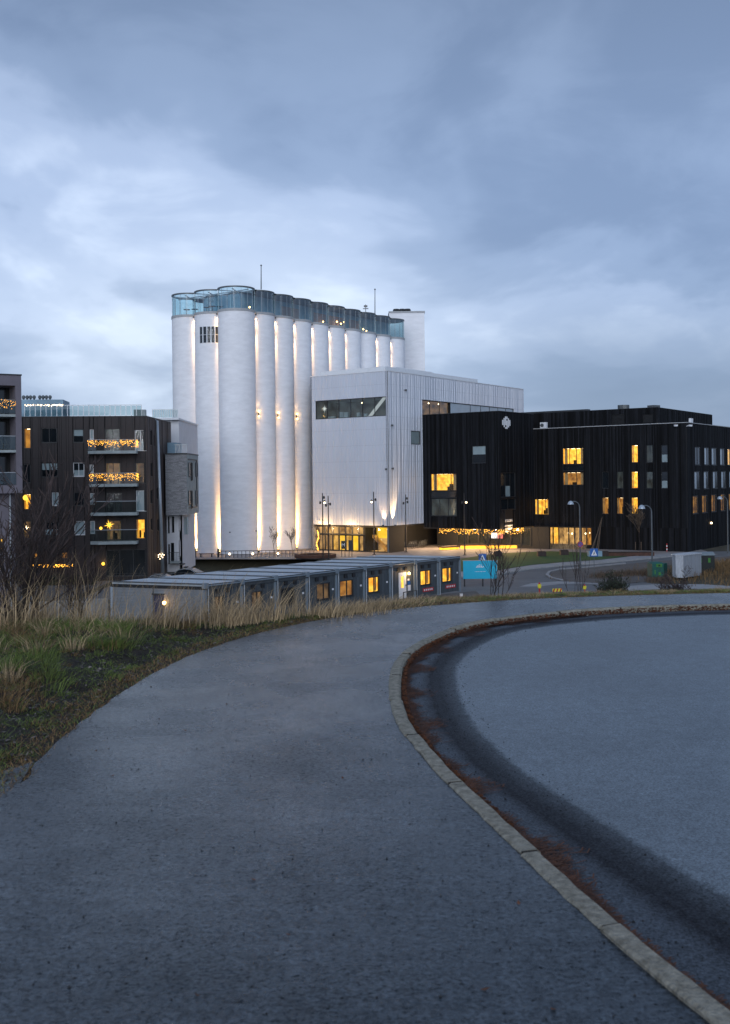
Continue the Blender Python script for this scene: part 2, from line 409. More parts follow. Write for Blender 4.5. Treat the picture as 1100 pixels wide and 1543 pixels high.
def cells(a0, a1, z0, z1, holes, xs, zs):
    """Rectangles of the wall a0..a1 x z0..z1 left over around the holes, cut at xs and zs."""
    out = []
    bx = sorted({round(v, 4) for v in [a0, a1, *xs, *[h[0] for h in holes], *[h[1] for h in holes]] if a0 <= v <= a1})
    for l, r in zip(bx, bx[1:]):
        if r - l < .02: continue
        m = (l + r) / 2; cov = sorted((h[2], h[3]) for h in holes if h[0] < m < h[1]); segs = []; cur = z0
        for q0, q1 in cov:
            if q0 > cur: segs.append((cur, min(q0, z1)))
            cur = max(cur, q1)
        if cur < z1: segs.append((cur, z1))
        for q0, q1 in segs:
            cz = [q0] + [z for z in sorted(zs) if q0 + .15 < z < q1 - .15] + [q1]
            out += [(l, r, u, v) for u, v in zip(cz, cz[1:]) if v - u > .01]
    return out
def window(f, parent, rc, cols=1, rows=1, kind='dark', frame='frame_dark', rec=.14, fw=.07, room=1.4, curt=False, kinds=None, colx=None, name='window'):
    a0, a1, z0, z1 = rc; mb = MB()
    f.box(mb, a0, a0 + fw, z0, z1, -rec - .07, -rec + .03); f.box(mb, a1 - fw, a1, z0, z1, -rec - .07, -rec + .03)
    f.box(mb, a0 + fw, a1 - fw, z0, z0 + fw, -rec - .07, -rec + .03); f.box(mb, a0 + fw, a1 - fw, z1 - fw, z1, -rec - .07, -rec + .03)
    xs = [a0 + fw] + ([a0 + (a1 - a0) * q for q in colx] if colx else [a0 + (a1 - a0) * i / cols for i in range(1, cols)]) + [a1 - fw]
    zs = [z0 + fw] + [z0 + (z1 - z0) * i / rows for i in range(1, rows)] + [z1 - fw]
    h = fw * .4
    for x in xs[1:-1]: f.box(mb, x - h, x + h, z0 + fw, z1 - fw, -rec - .065, -rec + .025)
    for z in zs[1:-1]: f.box(mb, a0 + fw, a1 - fw, z - h, z + h, -rec - .06, -rec + .02)
    w_ = mb.build(name, frame, parent)
    s_ = MB(); f.box(s_, a0 - .03, a1 + .03, z0 - .04, z0, -rec, .04); s_.build('sill', frame, w_)
    k = 0
    for x, x2 in zip(xs, xs[1:]):
        for z, z2 in zip(zs, zs[1:]):
            kk = kinds[k % len(kinds)] if kinds else kind; k += 1
            p = MB()
            mtn = 'glass' if kk.startswith('room') or kk in ('lobby', 'lobby_yellow') else kk
            if kk == 'half':
                zm = z + (z2 - z) * .5
                q = MB(); f.box(q, x, x2, zm, z2, -rec - .03, -rec - .02); q.build('pane', 'glass_pale', w_); f.box(p, x, x2, z, zm, -rec - .03, -rec - .02); mtn = 'glass_dark'
            elif kk == 'half_low':
                zm = z + (z2 - z) * .45
                q = MB(); f.box(q, x, x2, z, zm, -rec - .03, -rec - .02); q.build('pane', 'glass_pale', w_); f.box(p, x, x2, zm, z2, -rec - .03, -rec - .02); mtn = 'glass_dark'
            else: f.box(p, x, x2, z, z2, -rec - .03, -rec - .02)
            p.build('pane', mtn, w_)
    kset = set(kinds) if kinds else {kind}
    rk = [q for q in kset if q.startswith('room') or q.startswith('lobby')]
    if rk:
        r = MB(); o0, o1 = -rec - .08, -rec - .08 - room
        P = f.P
        r.quad(P(a0, z0, o1), P(a1, z0, o1), P(a1, z1, o1), P(a0, z1, o1))
        r.quad(P(a0, z0, o0), P(a0, z0, o1), P(a0, z1, o1), P(a0, z1, o0)); r.quad(P(a1, z0, o1), P(a1, z0, o0), P(a1, z1, o0), P(a1, z1, o1))
        r.quad(P(a0, z1, o1), P(a1, z1, o1), P(a1, z1, o0), P(a0, z1, o0)); r.quad(P(a0, z0, o0), P(a1, z0, o0), P(a1, z0, o1), P(a0, z0, o1))
        r.build('room', rk[0], w_)
        if kset & {'room_lit', 'room_amber'} and a1 - a0 > .5 and room > .5:
            c = MB()
            for q in range(max(1, int((a1 - a0) / .8))): u = a0 + .25 + .8 * q; f.box(c, u, min(u + .5, a1 - .05), z1 - .10, z1 - .05, o0 - .6, o0 - .5)
            c.build('ceiling_lamp', 'bulb_white', w_)  # lamp bars added to brighten the lit rooms
        if curt:
            c = MB(); wd = (a1 - a0)
            for (u0, u1) in ((.07, .2), (.84, .95)): f.box(c, a0 + wd * u0, a0 + wd * u1, z0 + .08, z1 - .08, o0 - .2, o0 - .14)
            c.build('curtain', 'curtain_warm', w_)
            g = MB()
            for q in range(3):
                u = random.uniform(.15, .8); f.box(g, a0 + wd * u, a0 + wd * (u + random.uniform(.1, .2)), z0 + .05, z0 + (z1 - z0) * random.uniform(.18, .42), o1 + .05, o1 + .35)
            g.build('furniture', 'dark_inside', w_)
    return w_
U = Vector((.574, .819, 0)).normalized(); V = Vector((-.819, .574, 0)).normalized()

# ================================================================== GROUND
PLAIN = -8.5
def ycrest(x): return 11.3 + 4.2 * sstep(-2.8, 2.6, x) + .3 * sstep(3, 8, x)
def hill(x, y):
    d = y - ycrest(x)
    z = 0. if d <= 0 else -.42 * d * d / (d + 1.6)
    return z
def gz(x, y):
    z = hill(x, y)
    p = PLAIN
    p += 1.5 * math.exp(-((x - 42) / 7.5) ** 2 - ((y - 108) / 8) ** 2)
    if -25.5 < x < -6 and 110 < y < 138.6: p -= 1.3
    return max(z, p) if z > p + .8 else p + max(0, (z - p + .8)) ** 2 / 3.2
def spaced(vals):
    out = []
    for a, b, st in vals:
        n = max(1, round((b - a) / st)); out += [a + (b - a) * i / n for i in range(n)]
    return out + [vals[-1][1]]
gx = spaced([(-1500, -300, 150), (-300, -70, 23), (-70, -30, 4), (-30, 50, 1.6), (50, 90, 5), (90, 300, 30), (300, 1500, 150)])
gy = spaced([(-60, -5, 11), (-5, 20, 1.2), (20, 60, 2), (60, 90, 5), (90, 142, 1.6), (142, 220, 8), (220, 700, 60), (700, 3000, 460)])
mb = MB()
for y in gy:
    for x in gx:
        z = gz(x, y) - (.22 if y < 32 else 0)
        mb.v.append((x, y, z + (.06 * nz(x * .3, y * .3) if 22 < y < 55 else 0)))
nx = len(gx)
for j in range(len(gy) - 1):
    for i in range(nx - 1): mb.f.append((j * nx + i, j * nx + i + 1, (j + 1) * nx + i + 1, (j + 1) * nx + i))
structure('ground', mb, 'terrain_grass', True)

# ---- kerb line and path edge, measured on the ground plane
def spline(pts, n=8):
    out = []
    P = [pts[0]] + list(pts) + [pts[-1]]
    for i in range(1, len(P) - 2):
        p0, p1, p2, p3 = (Vector(P[i + k]).to_2d() for k in (-1, 0, 1, 2))
        for k in range(n):
            t = k / n
            out.append(.5 * ((2 * p1) + (p2 - p0) * t + (2 * p0 - 5 * p1 + 4 * p2 - p3) * t * t + (3 * p1 - p0 - 3 * p2 + p3) * t ** 3))
    out.append(Vector(P[-1]).to_2d()); return out
def resample(pl, step):
    out = [pl[0]]; acc = 0.
    for a, b in zip(pl, pl[1:]):
        d = (b - a).length; p = step - acc
        while p <= d: out.append(a + (b - a) * (p / d)); p += step
        acc = (acc + d) % step
    return out
kp = [(1065, 1530), (1015, 1490), (930, 1420), (875, 1370), (830, 1327), (770, 1275), (710, 1212), (652, 1162), (639, 1143), (615, 1113), (599, 1093), (589, 1071), (586, 1042), (587, 1018), (592, 998), (604, 982), (630, 966), (662, 951.6), (691, 942), (722, 934), (800, 923.5), (900, 915.5), (1000, 911.5), (1100, 909.5)]
KO = [onz(a, b, .012).to_2d() for a, b in kp]
# smooth the measured points a little
for _ in range(1): KO = [KO[0]] + [(KO[i - 1] + KO[i] * 2 + KO[i + 1]) / 4 for i in range(1, len(KO) - 1)] + [KO[-1]]
d0 = (KO[0] - KO[2]).normalized()
KO = [KO[0] + d0 * 14, KO[0] + d0 * 6, KO[0] + d0 * 2] + KO + [KO[-1] + Vector((4, .05)), KO[-1] + Vector((12, -.1)), KO[-1] + Vector((60, -2))]
kline = resample(spline(KO, 10), .05)
def normals(pl):  # to the right of travel
    out = []
    for i in range(len(pl)):
        d = (pl[min(i + 1, len(pl) - 1)] - pl[max(i - 1, 0)]).normalized(); out.append(Vector((d.y, -d.x)))
    return out
kn = normals(kline)
KW, KTOP, ROADZ = .096, .016, -.055
lp = [(16, 1191), (49, 1150), (82, 1120), (114.5, 1093), (153, 1065.5), (199, 1030), (240, 1005.5), (300, 981), (350, 962), (430, 942), (510, 926.5), (600, 915.5), (700, 907.5), (800, 901.5), (900, 898), (1000, 895.5), (1100, 893.5)]
LO = [onz(a, b, 0).to_2d() for a, b in lp]
for _ in range(2): LO = [LO[0]] + [(LO[i - 1] + LO[i] * 2 + LO[i + 1]) / 4 for i in range(1, len(LO) - 1)] + [LO[-1]]
dl = Vector((-.18, -1)).normalized()
LO = [LO[0] + dl * 16, LO[0] + dl * 6, LO[0] + dl * 2] + LO + [LO[-1] + Vector((4, .1)), LO[-1] + Vector((12, 0)), LO[-1] + Vector((60, -2))]
lline = resample(spline(LO, 8), .12)
ln = normals(lline)   # to the right = into the path; outward = -ln
edge = [p - n * (.018 * nz(p.x * 5, p.y * 5) + .01 * nz(p.x * 19, p.y * 19)) for p, n in zip(lline, ln)]
mb = MB()
poly = [(p.x, p.y, 0) for p in edge] + [(p.x, p.y, 0) for p in reversed([q + n * .01 for q, n in zip(kline, kn)][::2])]
mb.add(poly, [tuple(range(len(poly) - 1, -1, -1))])
structure('footpath', mb, 'path_asphalt')
# asphalt apron that joins the path from the left, in front of the verge
ap = [onz(52, 1146, -.004), onz(20, 1157, -.004), onz(0, 1163, -.004), onz(-60, 1176, -.004)]
ap = [(p.x, p.y, -.006) for p in ap] + [(-9, 5.2, -.006), (-9, -6, -.006), (LO[0].x, LO[0].y, -.006), (LO[2].x + .02, LO[2].y, -.006), (LO[3].x + .02, LO[3].y, -.006)]
mb = MB(); mb.add(ap, [tuple(range(len(ap) - 1, -1, -1))]); structure('asphalt_apron', mb, 'path_asphalt')

# kerb: one granite stone after another
kerb = tag(bpy.data.objects.new('kerb', None), kind='structure'); COL.objects.link(kerb)
i = 0; random.seed(21); stones = 0
while i < len(kline) - 30:
    y = kline[i].y; L_ = random.choice((16, 18, 20, 22)) if kline[i].x < 12 else 60
    j = min(i + L_, len(kline) - 1)
    mb = MB(); dz = random.uniform(-.006, .007); sh = random.uniform(-.009, .009); prof = []
    a0, a1 = i, j
    idx = list(range(a0, a1 + 1, 2)); idx = idx if idx[-1] == a1 else idx + [a1]
    pos = []
    for k in idx:
        p = kline[k]; n = kn[k]; q = Vector((0, 0))
        dd = (kline[min(k + 1, len(kline) - 1)] - kline[max(k - 1, 0)]).normalized()
        if k == a0: q = dd * .011
        if k == a1: q = -dd * .011
        j1 = .009 * nz(p.x * 11, p.y * 11, 3.) + .005 * nz(p.x * 31, p.y * 31, 4.); j2 = .009 * nz(p.x * 13, p.y * 13, 8.)
        pos.append((p + q, n, j1, j2))
    vs = []
    for p, n, j1, j2 in pos:
        zt = KTOP + dz + j1 * .5
        for o_, z in ((sh + j1, -.2), (sh + j1, zt - .008), (sh + .012 + j1, zt), (sh + KW - .018 + j2, zt + .002), (sh + KW + j2, zt - .016), (sh + KW + j2 + .006, -.2)):
            q = p + n * o_; vs.append((q.x, q.y, z))
    m = len(pos); fs = []
    for a in range(m - 1):
        for b in range(5): fs.append((a * 6 + b, a * 6 + b + 1, (a + 1) * 6 + b + 1, (a + 1) * 6 + b))
    fs += [tuple(range(5, -1, -1)), tuple((m - 1) * 6 + b for b in range(6))]
    mb.add(vs, fs); mb.build('kerb_stone', 'kerb_granite', kerb)
    if kline[j].x < 9:
        mb = MB(); p, n = kline[j], kn[j]; d_ = Vector((-n.y, n.x)) * .010; c4 = [p + n * .012 - d_, p + n * (KW - .012) - d_, p + n * (KW - .012) + d_, p + n * .012 + d_]
        mb.hexa([(q.x, q.y, -.2) for q in c4] + [(q.x, q.y, KTOP - .003) for q in c4]); mb.build('mortar_joint', 'soil', kerb)
    i = j; stones += 1
# road inside the bend, with its distance from the kerb stored for the wear of the surface
offs = [KW - .02, KW + .03, KW + .1, .25, .32, .4, .5, .6, .7, .85, 1.1, 1.5]
mb = MB(); kd = []
ks = list(range(0, len(kline), 3)); m = len(offs)
for k in ks:
    for o_ in offs:
        q = kline[k] + kn[k] * o_; mb.v.append((q.x, q.y, ROADZ)); kd.append((o_ - KW) / (1 + .45 * sstep(6.5, 3., q.y)))
for a in range(len(ks) - 1):
    for b in range(m - 1): mb.f.append((a * m + b, a * m + b + 1, (a + 1) * m + b + 1, (a + 1) * m + b))
inner = [(a * m + m - 1) for a in range(len(ks))]
base = len(mb.v); mb.v += [(70, 9, ROADZ), (70, -14, ROADZ), (9, -14, ROADZ)]; kd += [5, 5, 5]
mb.f.append(tuple(inner + [base, base + 1, base + 2]))
for q in range(len(mb.f)): mb.f[q] = tuple(reversed(mb.f[q]))
road = structure('road', mb, 'road_asphalt')
at = road.data.attributes.new('kerb_dist', 'FLOAT', 'POINT'); at.data.foreach_set('value', kd)

# verge beside the path: rough soil bank
mb = MB(); ts = spaced([(0, 1.2, .08), (1.2, 4, .2), (4, 9, .5)]); ei = list(range(0, len(edge), 2)); m = len(ts)
def vz(x, y, t):
    z = hill(x, y) - .012 + .10 * sstep(.1, 1.2, t) * sstep(1.6, -1.2, x) - .05 * min(t, 1.5) * sstep(-.5, 2, x) + .06 * sstep(1., 4.5, t) * sstep(0., -4, x)
    return z + sstep(0, .5, t) * (1 - .6 * sstep(-.5, 2, x)) * (.05 * nz(x * 1.4, y * 1.4) + .035 * nz(x * 5, y * 5) + .012 * nz(x * 17, y * 17))
VE = []
for k in ei:
    n = ln[k]
    for t in ts:
        q = edge[k] - n * (t - .03 if t == 0 else t); z = vz(q.x, q.y, t)
        if t > 8: z -= .6 * (t - 8)
        mb.v.append((q.x, q.y, z))
for a in range(len(ei) - 1):
    for b in range(m - 1): mb.f.append((a * m + b, a * m + b + 1, (a + 1) * m + b + 1, (a + 1) * m + b))
for q in range(len(mb.f)): mb.f[q] = tuple(reversed(mb.f[q]))
structure('verge', mb, 'soil', True)
def verge_pt(px_x, t):
    return None
# sample points on the verge: parameter along the edge and distance out
vis = [k for k in range(len(edge)) if 4.5 < edge[k].y and edge[k].x < 7.5]
def verge_sample(tmin, tmax, xr=(-99, 99), pw=1.):
    while True:
        k = random.choice(vis); p = edge[k].lerp(edge[min(k + 1, len(edge) - 1)], random.random())
        t = tmin + (tmax - tmin) * random.random() ** pw
        q = p - ln[k] * t
        if xr[0] < q.x < xr[1]: return q.x, q.y, vz(q.x, q.y, t), t

# ---- plain beyond the slope: street, lawn, plaza
def sheet(name, pix, z, mt, extra=()):
    pts = [(*onz(a, b, z).to_2d(), z) for a, b in pix] + [(x, y, z) for x, y in extra]
    mb = MB(); mb.add(pts, [tuple(range(len(pts)))]); o = structure(name, mb, mt)
    if o.data.polygons[0].normal.z < 0: o.data.flip_normals()
    return o
mb = MB(); mb.quad((-2, 52, PLAIN + .012), (90, 52, PLAIN + .012), (90, 141, PLAIN + .012), (-2, 141, PLAIN + .012)); structure('street', mb, 'street')
mb = MB(); mb.quad((-70, 92, PLAIN + .014), (-26, 92, PLAIN + .014), (-26, 109.8, PLAIN + .014), (-70, 109.8, PLAIN + .014)); structure('side_street', mb, 'street')
mb = MB(); mb.quad((-25, 92, PLAIN + .014), (-2.2, 92, PLAIN + .014), (-2.2, 109.5, PLAIN + .014), (-25, 109.5, PLAIN + .014)); structure('service_yard', mb, 'street')
PZ = PLAIN + .06
mb = MB(); mb.add([(-30, 139, PZ), (4.4, 133.5, PZ), (18.5, 136, PZ), (33, 134, PZ), (44.5, 134.5, PZ), (46, 150, PZ), (30, 158, PZ), (20, 190, PZ), (-60, 190, PZ), (-45, 139, PZ)], [tuple(range(10))]); structure('plaza', mb, 'paving')
sheet('lawn', [(694, 861), (694, 842), (725, 837), (760, 833), (830, 830.5), (900, 833), (946, 838), (900, 843.5), (850, 846.5), (800, 851), (750, 859)], PLAIN + .085, 'lawn')
sheet('pavement', [(690, 870), (690, 861.5), (750, 859.5), (800, 851.5), (850, 847), (900, 844), (948, 838.5), (1030, 832), (1045, 835), (985, 841), (900, 849), (850, 852), (800, 857), (750, 865)], PLAIN + .075, 'pavement')
mb = MB()
pp = [onz(a, b, 0) for a, b in [(690, 873), (750, 867.5), (800, 858.5), (850, 853), (900, 850), (985, 842), (1045, 836)]]
sheet('traffic_island', [(822, 867), (826, 862.5), (845, 858.5), (880, 856), (940, 850), (1000, 845), (1100, 838), (1160, 842), (1160, 872), (1000, 874), (930, 880), (880, 877.5), (845, 875), (828, 871)], PLAIN + .05, 'dirt')
sheet('crossing_strip', [(782, 884), (800, 879), (840, 876), (880, 876.5), (925, 882), (880, 879.5), (845, 880), (810, 884)], PLAIN + .03, 'pavement')
sheet('cycle_lane', [(930, 884), (985, 880.5), (1100, 880), (1200, 880), (1200, 888), (1100, 887), (985, 888), (930, 892)], PLAIN + .05, 'pavement')
# kerb edges of the pavement and island
def kerb_strip(name, pix, z0, h, wd, mt):
    pts = [onz(a, b, z0).to_2d() for a, b in pix]; ns = normals(pts); mb = MB()
    for i in range(len(pts) - 1):
        a, b, na, nb = pts[i], pts[i + 1], ns[i], ns[i + 1]
        mb.hexa([(a.x, a.y, z0 - .1), (b.x, b.y, z0 - .1), (b.x + nb.x * wd, b.y + nb.y * wd, z0 - .1), (a.x + na.x * wd, a.y + na.y * wd, z0 - .1),
                 (a.x, a.y, z0 + h), (b.x, b.y, z0 + h), (b.x + nb.x * wd, b.y + nb.y * wd, z0 + h), (a.x + na.x * wd, a.y + na.y * wd, z0 + h)])
    return structure(name, mb, mt)
kerb_strip('pavement_kerb', [(690, 870.5), (750, 865.5), (800, 857.5), (850, 852.5), (900, 849.5), (985, 841.5), (1045, 835.5)], PLAIN + .01, .13, .25, 'concrete')
kerb_strip('island_kerb', [(845, 875.5), (828, 871.5), (822, 867.2), (826, 862.2), (845, 858), (880, 855.5), (940, 849.5)], PLAIN + .01, .14, .3, 'pavement')

# ================================================================== SILOS
ZB, ZT, ZG = -8.7, 25.2, 28.3
RAD = 2.58; SU = U * 4.25; SV = V * 4.45
C0 = aty(359, 700, 148); C0.z = 0
grid = [(0, j) for j in range(10)] + [(1, 0), (2, 0)] + [(2, j) for j in range(1, 10)] + [(1, 9)]
cen = {g: C0 + SV * g[0] + SU * g[1] for g in grid}
allc = [C0 + SV * a + SU * b for a in range(3) for b in range(10)]
silo = thing('silo_building', 'white concrete grain silos joined in a row with glazed drums on top', 'silo building', (C0.x, C0.y, ZB))
def arcs(c, r, n=64, rin=None):
    """Runs of angles where this circle lies outside every other silo."""
    keep = []
    for k in range(n):
        a = 2 * math.pi * (k + .5) / n; p = c + Vector((math.cos(a), math.sin(a), 0)) * r
        keep.append(all((p - q).length > r - .005 or (q - c).length < .01 for q in allc))
    return keep
def runs(c, r, n=64):
    k_ = arcs(c, r, n)
    if all(k_): return [list(range(n))]
    st = next(i for i in range(n) if k_[i] and not k_[i - 1]); out = []; cur = []
    for i in range(st, st + n):
        if k_[i % n]: cur.append(i)
        elif cur: out.append(cur); cur = []
    if cur: out.append(cur)
    return out
def arc_wall(mb, c, r, z0, z1, run, n=64, thick=0):
    P = lambda k, rr_, z: (c.x + rr_ * math.cos(2 * math.pi * k / n), c.y + rr_ * math.sin(2 * math.pi * k / n), z)
    ks_ = [*run, run[-1] + 1]; rs = (r, r - thick) if thick else (r,); m_ = len(ks_); vs = []
    for rr_ in rs: vs += [P(k, rr_, z0) for k in ks_] + [P(k, rr_, z1) for k in ks_]
    fs_ = [(i, i + 1, m_ + i + 1, m_ + i) for i in range(m_ - 1)]
    if thick:
        fs_ += [(2 * m_ + i + 1, 2 * m_ + i, 3 * m_ + i, 3 * m_ + i + 1) for i in range(m_ - 1)]
        fs_ += [(m_ + i, m_ + i + 1, 3 * m_ + i + 1, 3 * m_ + i) for i in range(m_ - 1)] + [(i + 1, i, 2 * m_ + i, 2 * m_ + i + 1) for i in range(m_ - 1)]
        fs_ += [(0, m_, 3 * m_, 2 * m_), (m_ - 1, 3 * m_ - 1, 4 * m_ - 1, 2 * m_ - 1)]
    return mb.add(vs, fs_)
for g in grid:
    c = cen[g]; n = 72
    mb = MB()
    vs = []; 
    for z in (ZB, ZT - .02):
        vs += [(c.x + RAD * math.cos(2 * math.pi * k / n), c.y + RAD * math.sin(2 * math.pi * k / n), z) for k in range(n)]
    mb.add(vs, [(k, (k + 1) % n, n + (k + 1) % n, n + k) for k in range(n)]); mb.add(vs[n:], [tuple(range(n))])
    s_ = mb.build('silo', 'concrete_white', silo)
    s_.data.polygons.foreach_set('use_smooth', [len(p.vertices) == 4 for p in s_.data.polygons])
    big_r = sorted(runs(c, RAD), key=len); big_r = [q for q in big_r if len(q) > 2]
    for q in big_r:
        mb = MB(); arc_wall(mb, c, RAD + .07, ZT - .28, ZT + .06, q, 64, .5); mb.build('rim', 'rim_grey', s_)
        dr = MB(); arc_wall(dr, c, RAD - .05, ZT + .06, ZG - .1, q); d_ = dr.build('glass_drum', 'glass_teal', silo)
        rg = MB(); arc_wall(rg, c, RAD + .02, ZG - .13, ZG + .04, q, 64, .3); rg.build('top_ring', 'mid_metal', d_)
        ml = MB()
        for k in q:
            if k % 4 == 0:
                a = 2 * math.pi * k / 64; ml.cbox((c.x + (RAD - .06) * math.cos(a), c.y + (RAD - .06) * math.sin(a), (ZT + ZG) / 2 - .05), .05, .035, ZG - ZT - .3, a)
        if ml.v: tag(ml.build('mullion', 'pale_metal', d_), kind='stuff')
    if g[1] >= 1:
        rf = MB(); rf.cyl(c, RAD - .36, ZG - .16, ZG + .02, 32); rf.build('roof_disc', 'dark_metal', d_)
    elif g[0] < 3:
        rf = MB()
        for q in range(3):
            a = q * math.pi / 3 + .4; rf.cbox((c.x, c.y, ZG - .3), 2 * RAD - .5, .14, .12, a)
        rf.build('roof_beam', 'pale_metal', d_)
# rooms set back behind the drums, on the roof of the silos
def para(mb, u0, u1, v0, v1, z0, z1):
    p = [C0 + SU * u + SV * v for u, v in ((u0, v0), (u1, v0), (u1, v1), (u0, v1))]
    return mb.prism([(q.x, q.y) for q in p], z0, z1)
mb = MB(); para(mb, .45, 9.3, .22, 1.8, ZT, ZG - .2); mb.build('rooftop_room', 'slate_wall', silo)
mb = MB()
for u0, u1 in ((2.6, 3.5), (4.4, 5.1), (5.3, 6.3), (6.6, 7.2)): para(mb, u0, u1, .17, .21, ZT + .1, ZG - .9)
mb.build('room_panel', 'red_wall', silo)
mb = MB(); para(mb, .5, 9.4, -.40, 2.4, ZG - .12, ZG + .045); mb.build('roof', 'dark_metal', silo)
mb = MB()
for u, zz in ((.42, .7), (4.75, .9), (5.6, 1.3), (5.85, 1.1), (7.3, .9), (7.5, .7)):
    p = C0 + SU * u + SV * (.05 if u > 1 else -.2); mb.ball((p.x, p.y, ZT + zz), .11, 6, 4)
mb.build('terrace_lamp', 'lamp_glow', silo)
# window band on the second silo
c = cen[(1, 0)]; mb = MB(); fr = MB()
cam_a = math.atan2(-c.y, -c.x)
for q, (pa, pb) in enumerate(((301.5, 305), (306.5, 311), (312.5, 317), (318.5, 323), (324.5, 329.5))):
    for pz in (0, 1):
        def surf(px):
            d = ray(px, 493); # meet the silo wall
            dx, dy = d.x, d.y; fx, fy = -c.x, -c.y
            A = dx * dx + dy * dy; B = 2 * (dx * fx + dy * fy); Cc = fx * fx + fy * fy - RAD * RAD
            dis = max(0, B * B - 4 * A * Cc); t = (-B - math.sqrt(dis)) / (2 * A)
            return Vector((dx * t, dy * t, 0))
        a, b = surf(pa), surf(pb); nrm = ((a + b) / 2 - Vector((c.x, c.y, 0))).normalized()
        z0, z1 = 20.9 + pz * 1.15, 21.98 + pz * 1.15
        f_ = Fac(a, b - a, 0); L_ = (b - a).length
        f_.box(mb, 0, L_, z0, z1, -.1, .03)
        for (u0, u1, w0, w1) in ((-.07, 0, z0 - .06, z1 + .06), (L_, L_ + .07, z0 - .06, z1 + .06), (0, L_, z0 - .06, z0), (0, L_, z1, z1 + .06)): f_.box(fr, u0, u1, w0, w1, -.1, .06)
o = fr.build('window_frame', 'white_metal', silo); mb.build('pane', 'glass_dark', o)
# lamps in the grooves between the silos: up from the foot, down from the rim, small pairs half-way
def spot(parent, p, aim, power, size, blend=.6, col=(1, .60, .30), rad=.05):
    ld = bpy.data.lights.new('lamp_light', 'SPOT'); ld.energy = power; ld.spot_size = R(size); ld.spot_blend = blend; ld.color = col; ld.shadow_soft_size = rad
    lo = bpy.data.objects.new('lamp_light', ld); COL.objects.link(lo); lo.parent = parent
    lo.location = Vector(p) - wloc(parent); lo.rotation_euler = (-Vector(aim)).to_track_quat('Z', 'Y').to_euler()
half = math.sqrt(RAD ** 2 - (SU.length / 2) ** 2); halfv = math.sqrt(RAD ** 2 - (SV.length / 2) ** 2)
grooves = [((cen[(0, j)] + cen[(0, j + 1)]) / 2 - V * half, -V, j) for j in range(9)] + [((cen[(0, 0)] + cen[(1, 0)]) / 2 - U * halfv, -U, -1), ((cen[(1, 0)] + cen[(2, 0)]) / 2 - U * halfv, -U, -2)]
fx = MB(); gl = MB(); lights = []
for p, n, j in grooves:
    if j != 6:
        q = p + n * .24; fx.cbox((q.x, q.y, ZT - .34), .22, .22, .14, 0)
        s_ = .75 if j in (5, 8) else 1
        lights.append(((q.x, q.y, ZT - .45), (-n.x * .01, -n.y * .01, -1), 1300 * s_, 36, 1., (1, .60, .28)))
        q2 = p + n * .5; lights.append(((q2.x, q2.y, ZT - .4), (-n.x * .06, -n.y * .06, -1), 13000 * s_, 10.5, 1., (1, .60, .28)))
    if j <= 2:
        q = p + n * .26; fx.cbox((q.x, q.y, ZB + .42), .26, .26, .2, 0); gl.cyl((q.x, q.y), .09, ZB + .53, ZB + .56, 8)
        lights.append(((q.x, q.y, ZB + .62), (-n.x * .08, -n.y * .08, 1), 4600, 44, 1., (1, .53, .16)))
        q2 = p + n * .52; lights.append(((q2.x, q2.y, ZB + .6), (-n.x * .065, -n.y * .065, 1), 32000, 14.5, 1., (1, .53, .16)))
    if 0 <= j <= 2:
        q = p + n * .5; fx.cbox((q.x, q.y, 10.95), .16, .2, .5, 0); gl.ball((q.x + n.x * .12, q.y + n.y * .12, 11.28), .13, 6, 4); gl.ball((q.x + n.x * .12, q.y + n.y * .12, 10.6), .11, 6, 4)
        lights.append(((q.x, q.y, 10.5), (-n.x * .1, -n.y * .1, -1), 30, 60)); lights.append(((q.x, q.y, 11.5), (-n.x * .1, -n.y * .1, 1), 45, 60))
f_ = fx.build('groove_lamp', 'dark_metal', silo); gl.build('lens', 'lamp_glow', f_)
for a in lights: spot(f_, *a)
# antenna masts, roof aerials
for (px, y0, y1, Yd) in ((393.5, 436, 400, 156), (565, 474, 436, 178)):
    a, b = aty(px, y0, Yd), aty(px, y1, Yd); mb = MB(); mb.tube([a, b], [.09, .06], 6); mb.ball(b, .14, 6, 4); mb.build('mast', 'mid_metal', silo)
mb = MB(); a = aty(551, 466, 176); mb.tube([a - Vector((0, 0, .5)), a + Vector((0, 0, .8))], .06, 5); mb.cbox(a + Vector((0, 0, .1)), .9, .2, .12); mb.cbox(a + Vector((0, 0, .5)), .6, .2, .3); mb.build('aerial', 'mid_metal', silo)
mb = MB()
for px, py in ((346.5, 802), (386, 800), (471, 795)):
    a = aty(px, py, 145.6 if px < 400 else 156); mb.cbox(a, .2, .2, .14)
mb.build('wall_sensor', 'mid_metal', silo)

# stair tower behind the silos
P = aty(588, 600, 184); Q = aty(641, 600, 184)
tower = thing('stair_tower', 'pale square concrete tower standing behind the far end of the silos', 'tower', (P.x, P.y, ZB))
f = Fac(P, Q - P, (Q - P).length); mb = MB(); f.box(mb, 0, f.len, ZB, 30.3, -9, 0); mb.build('shaft', 'concrete_white', tower)
mb = MB(); f.box(mb, -.1, f.len + .1, 30.3, 30.6, -9.1, .1); mb.build('coping', 'rim_grey', tower)
for px in (597, 606, 614):
    a = aty(px, 468, 187); mb = MB(); mb.cyl(a, .42, 30.6, 31.1, 8, .4); mb.cyl(a, .62, 31.1, 31.45, 8, .5); mb.build('roof_vent', 'dark_metal', tower)

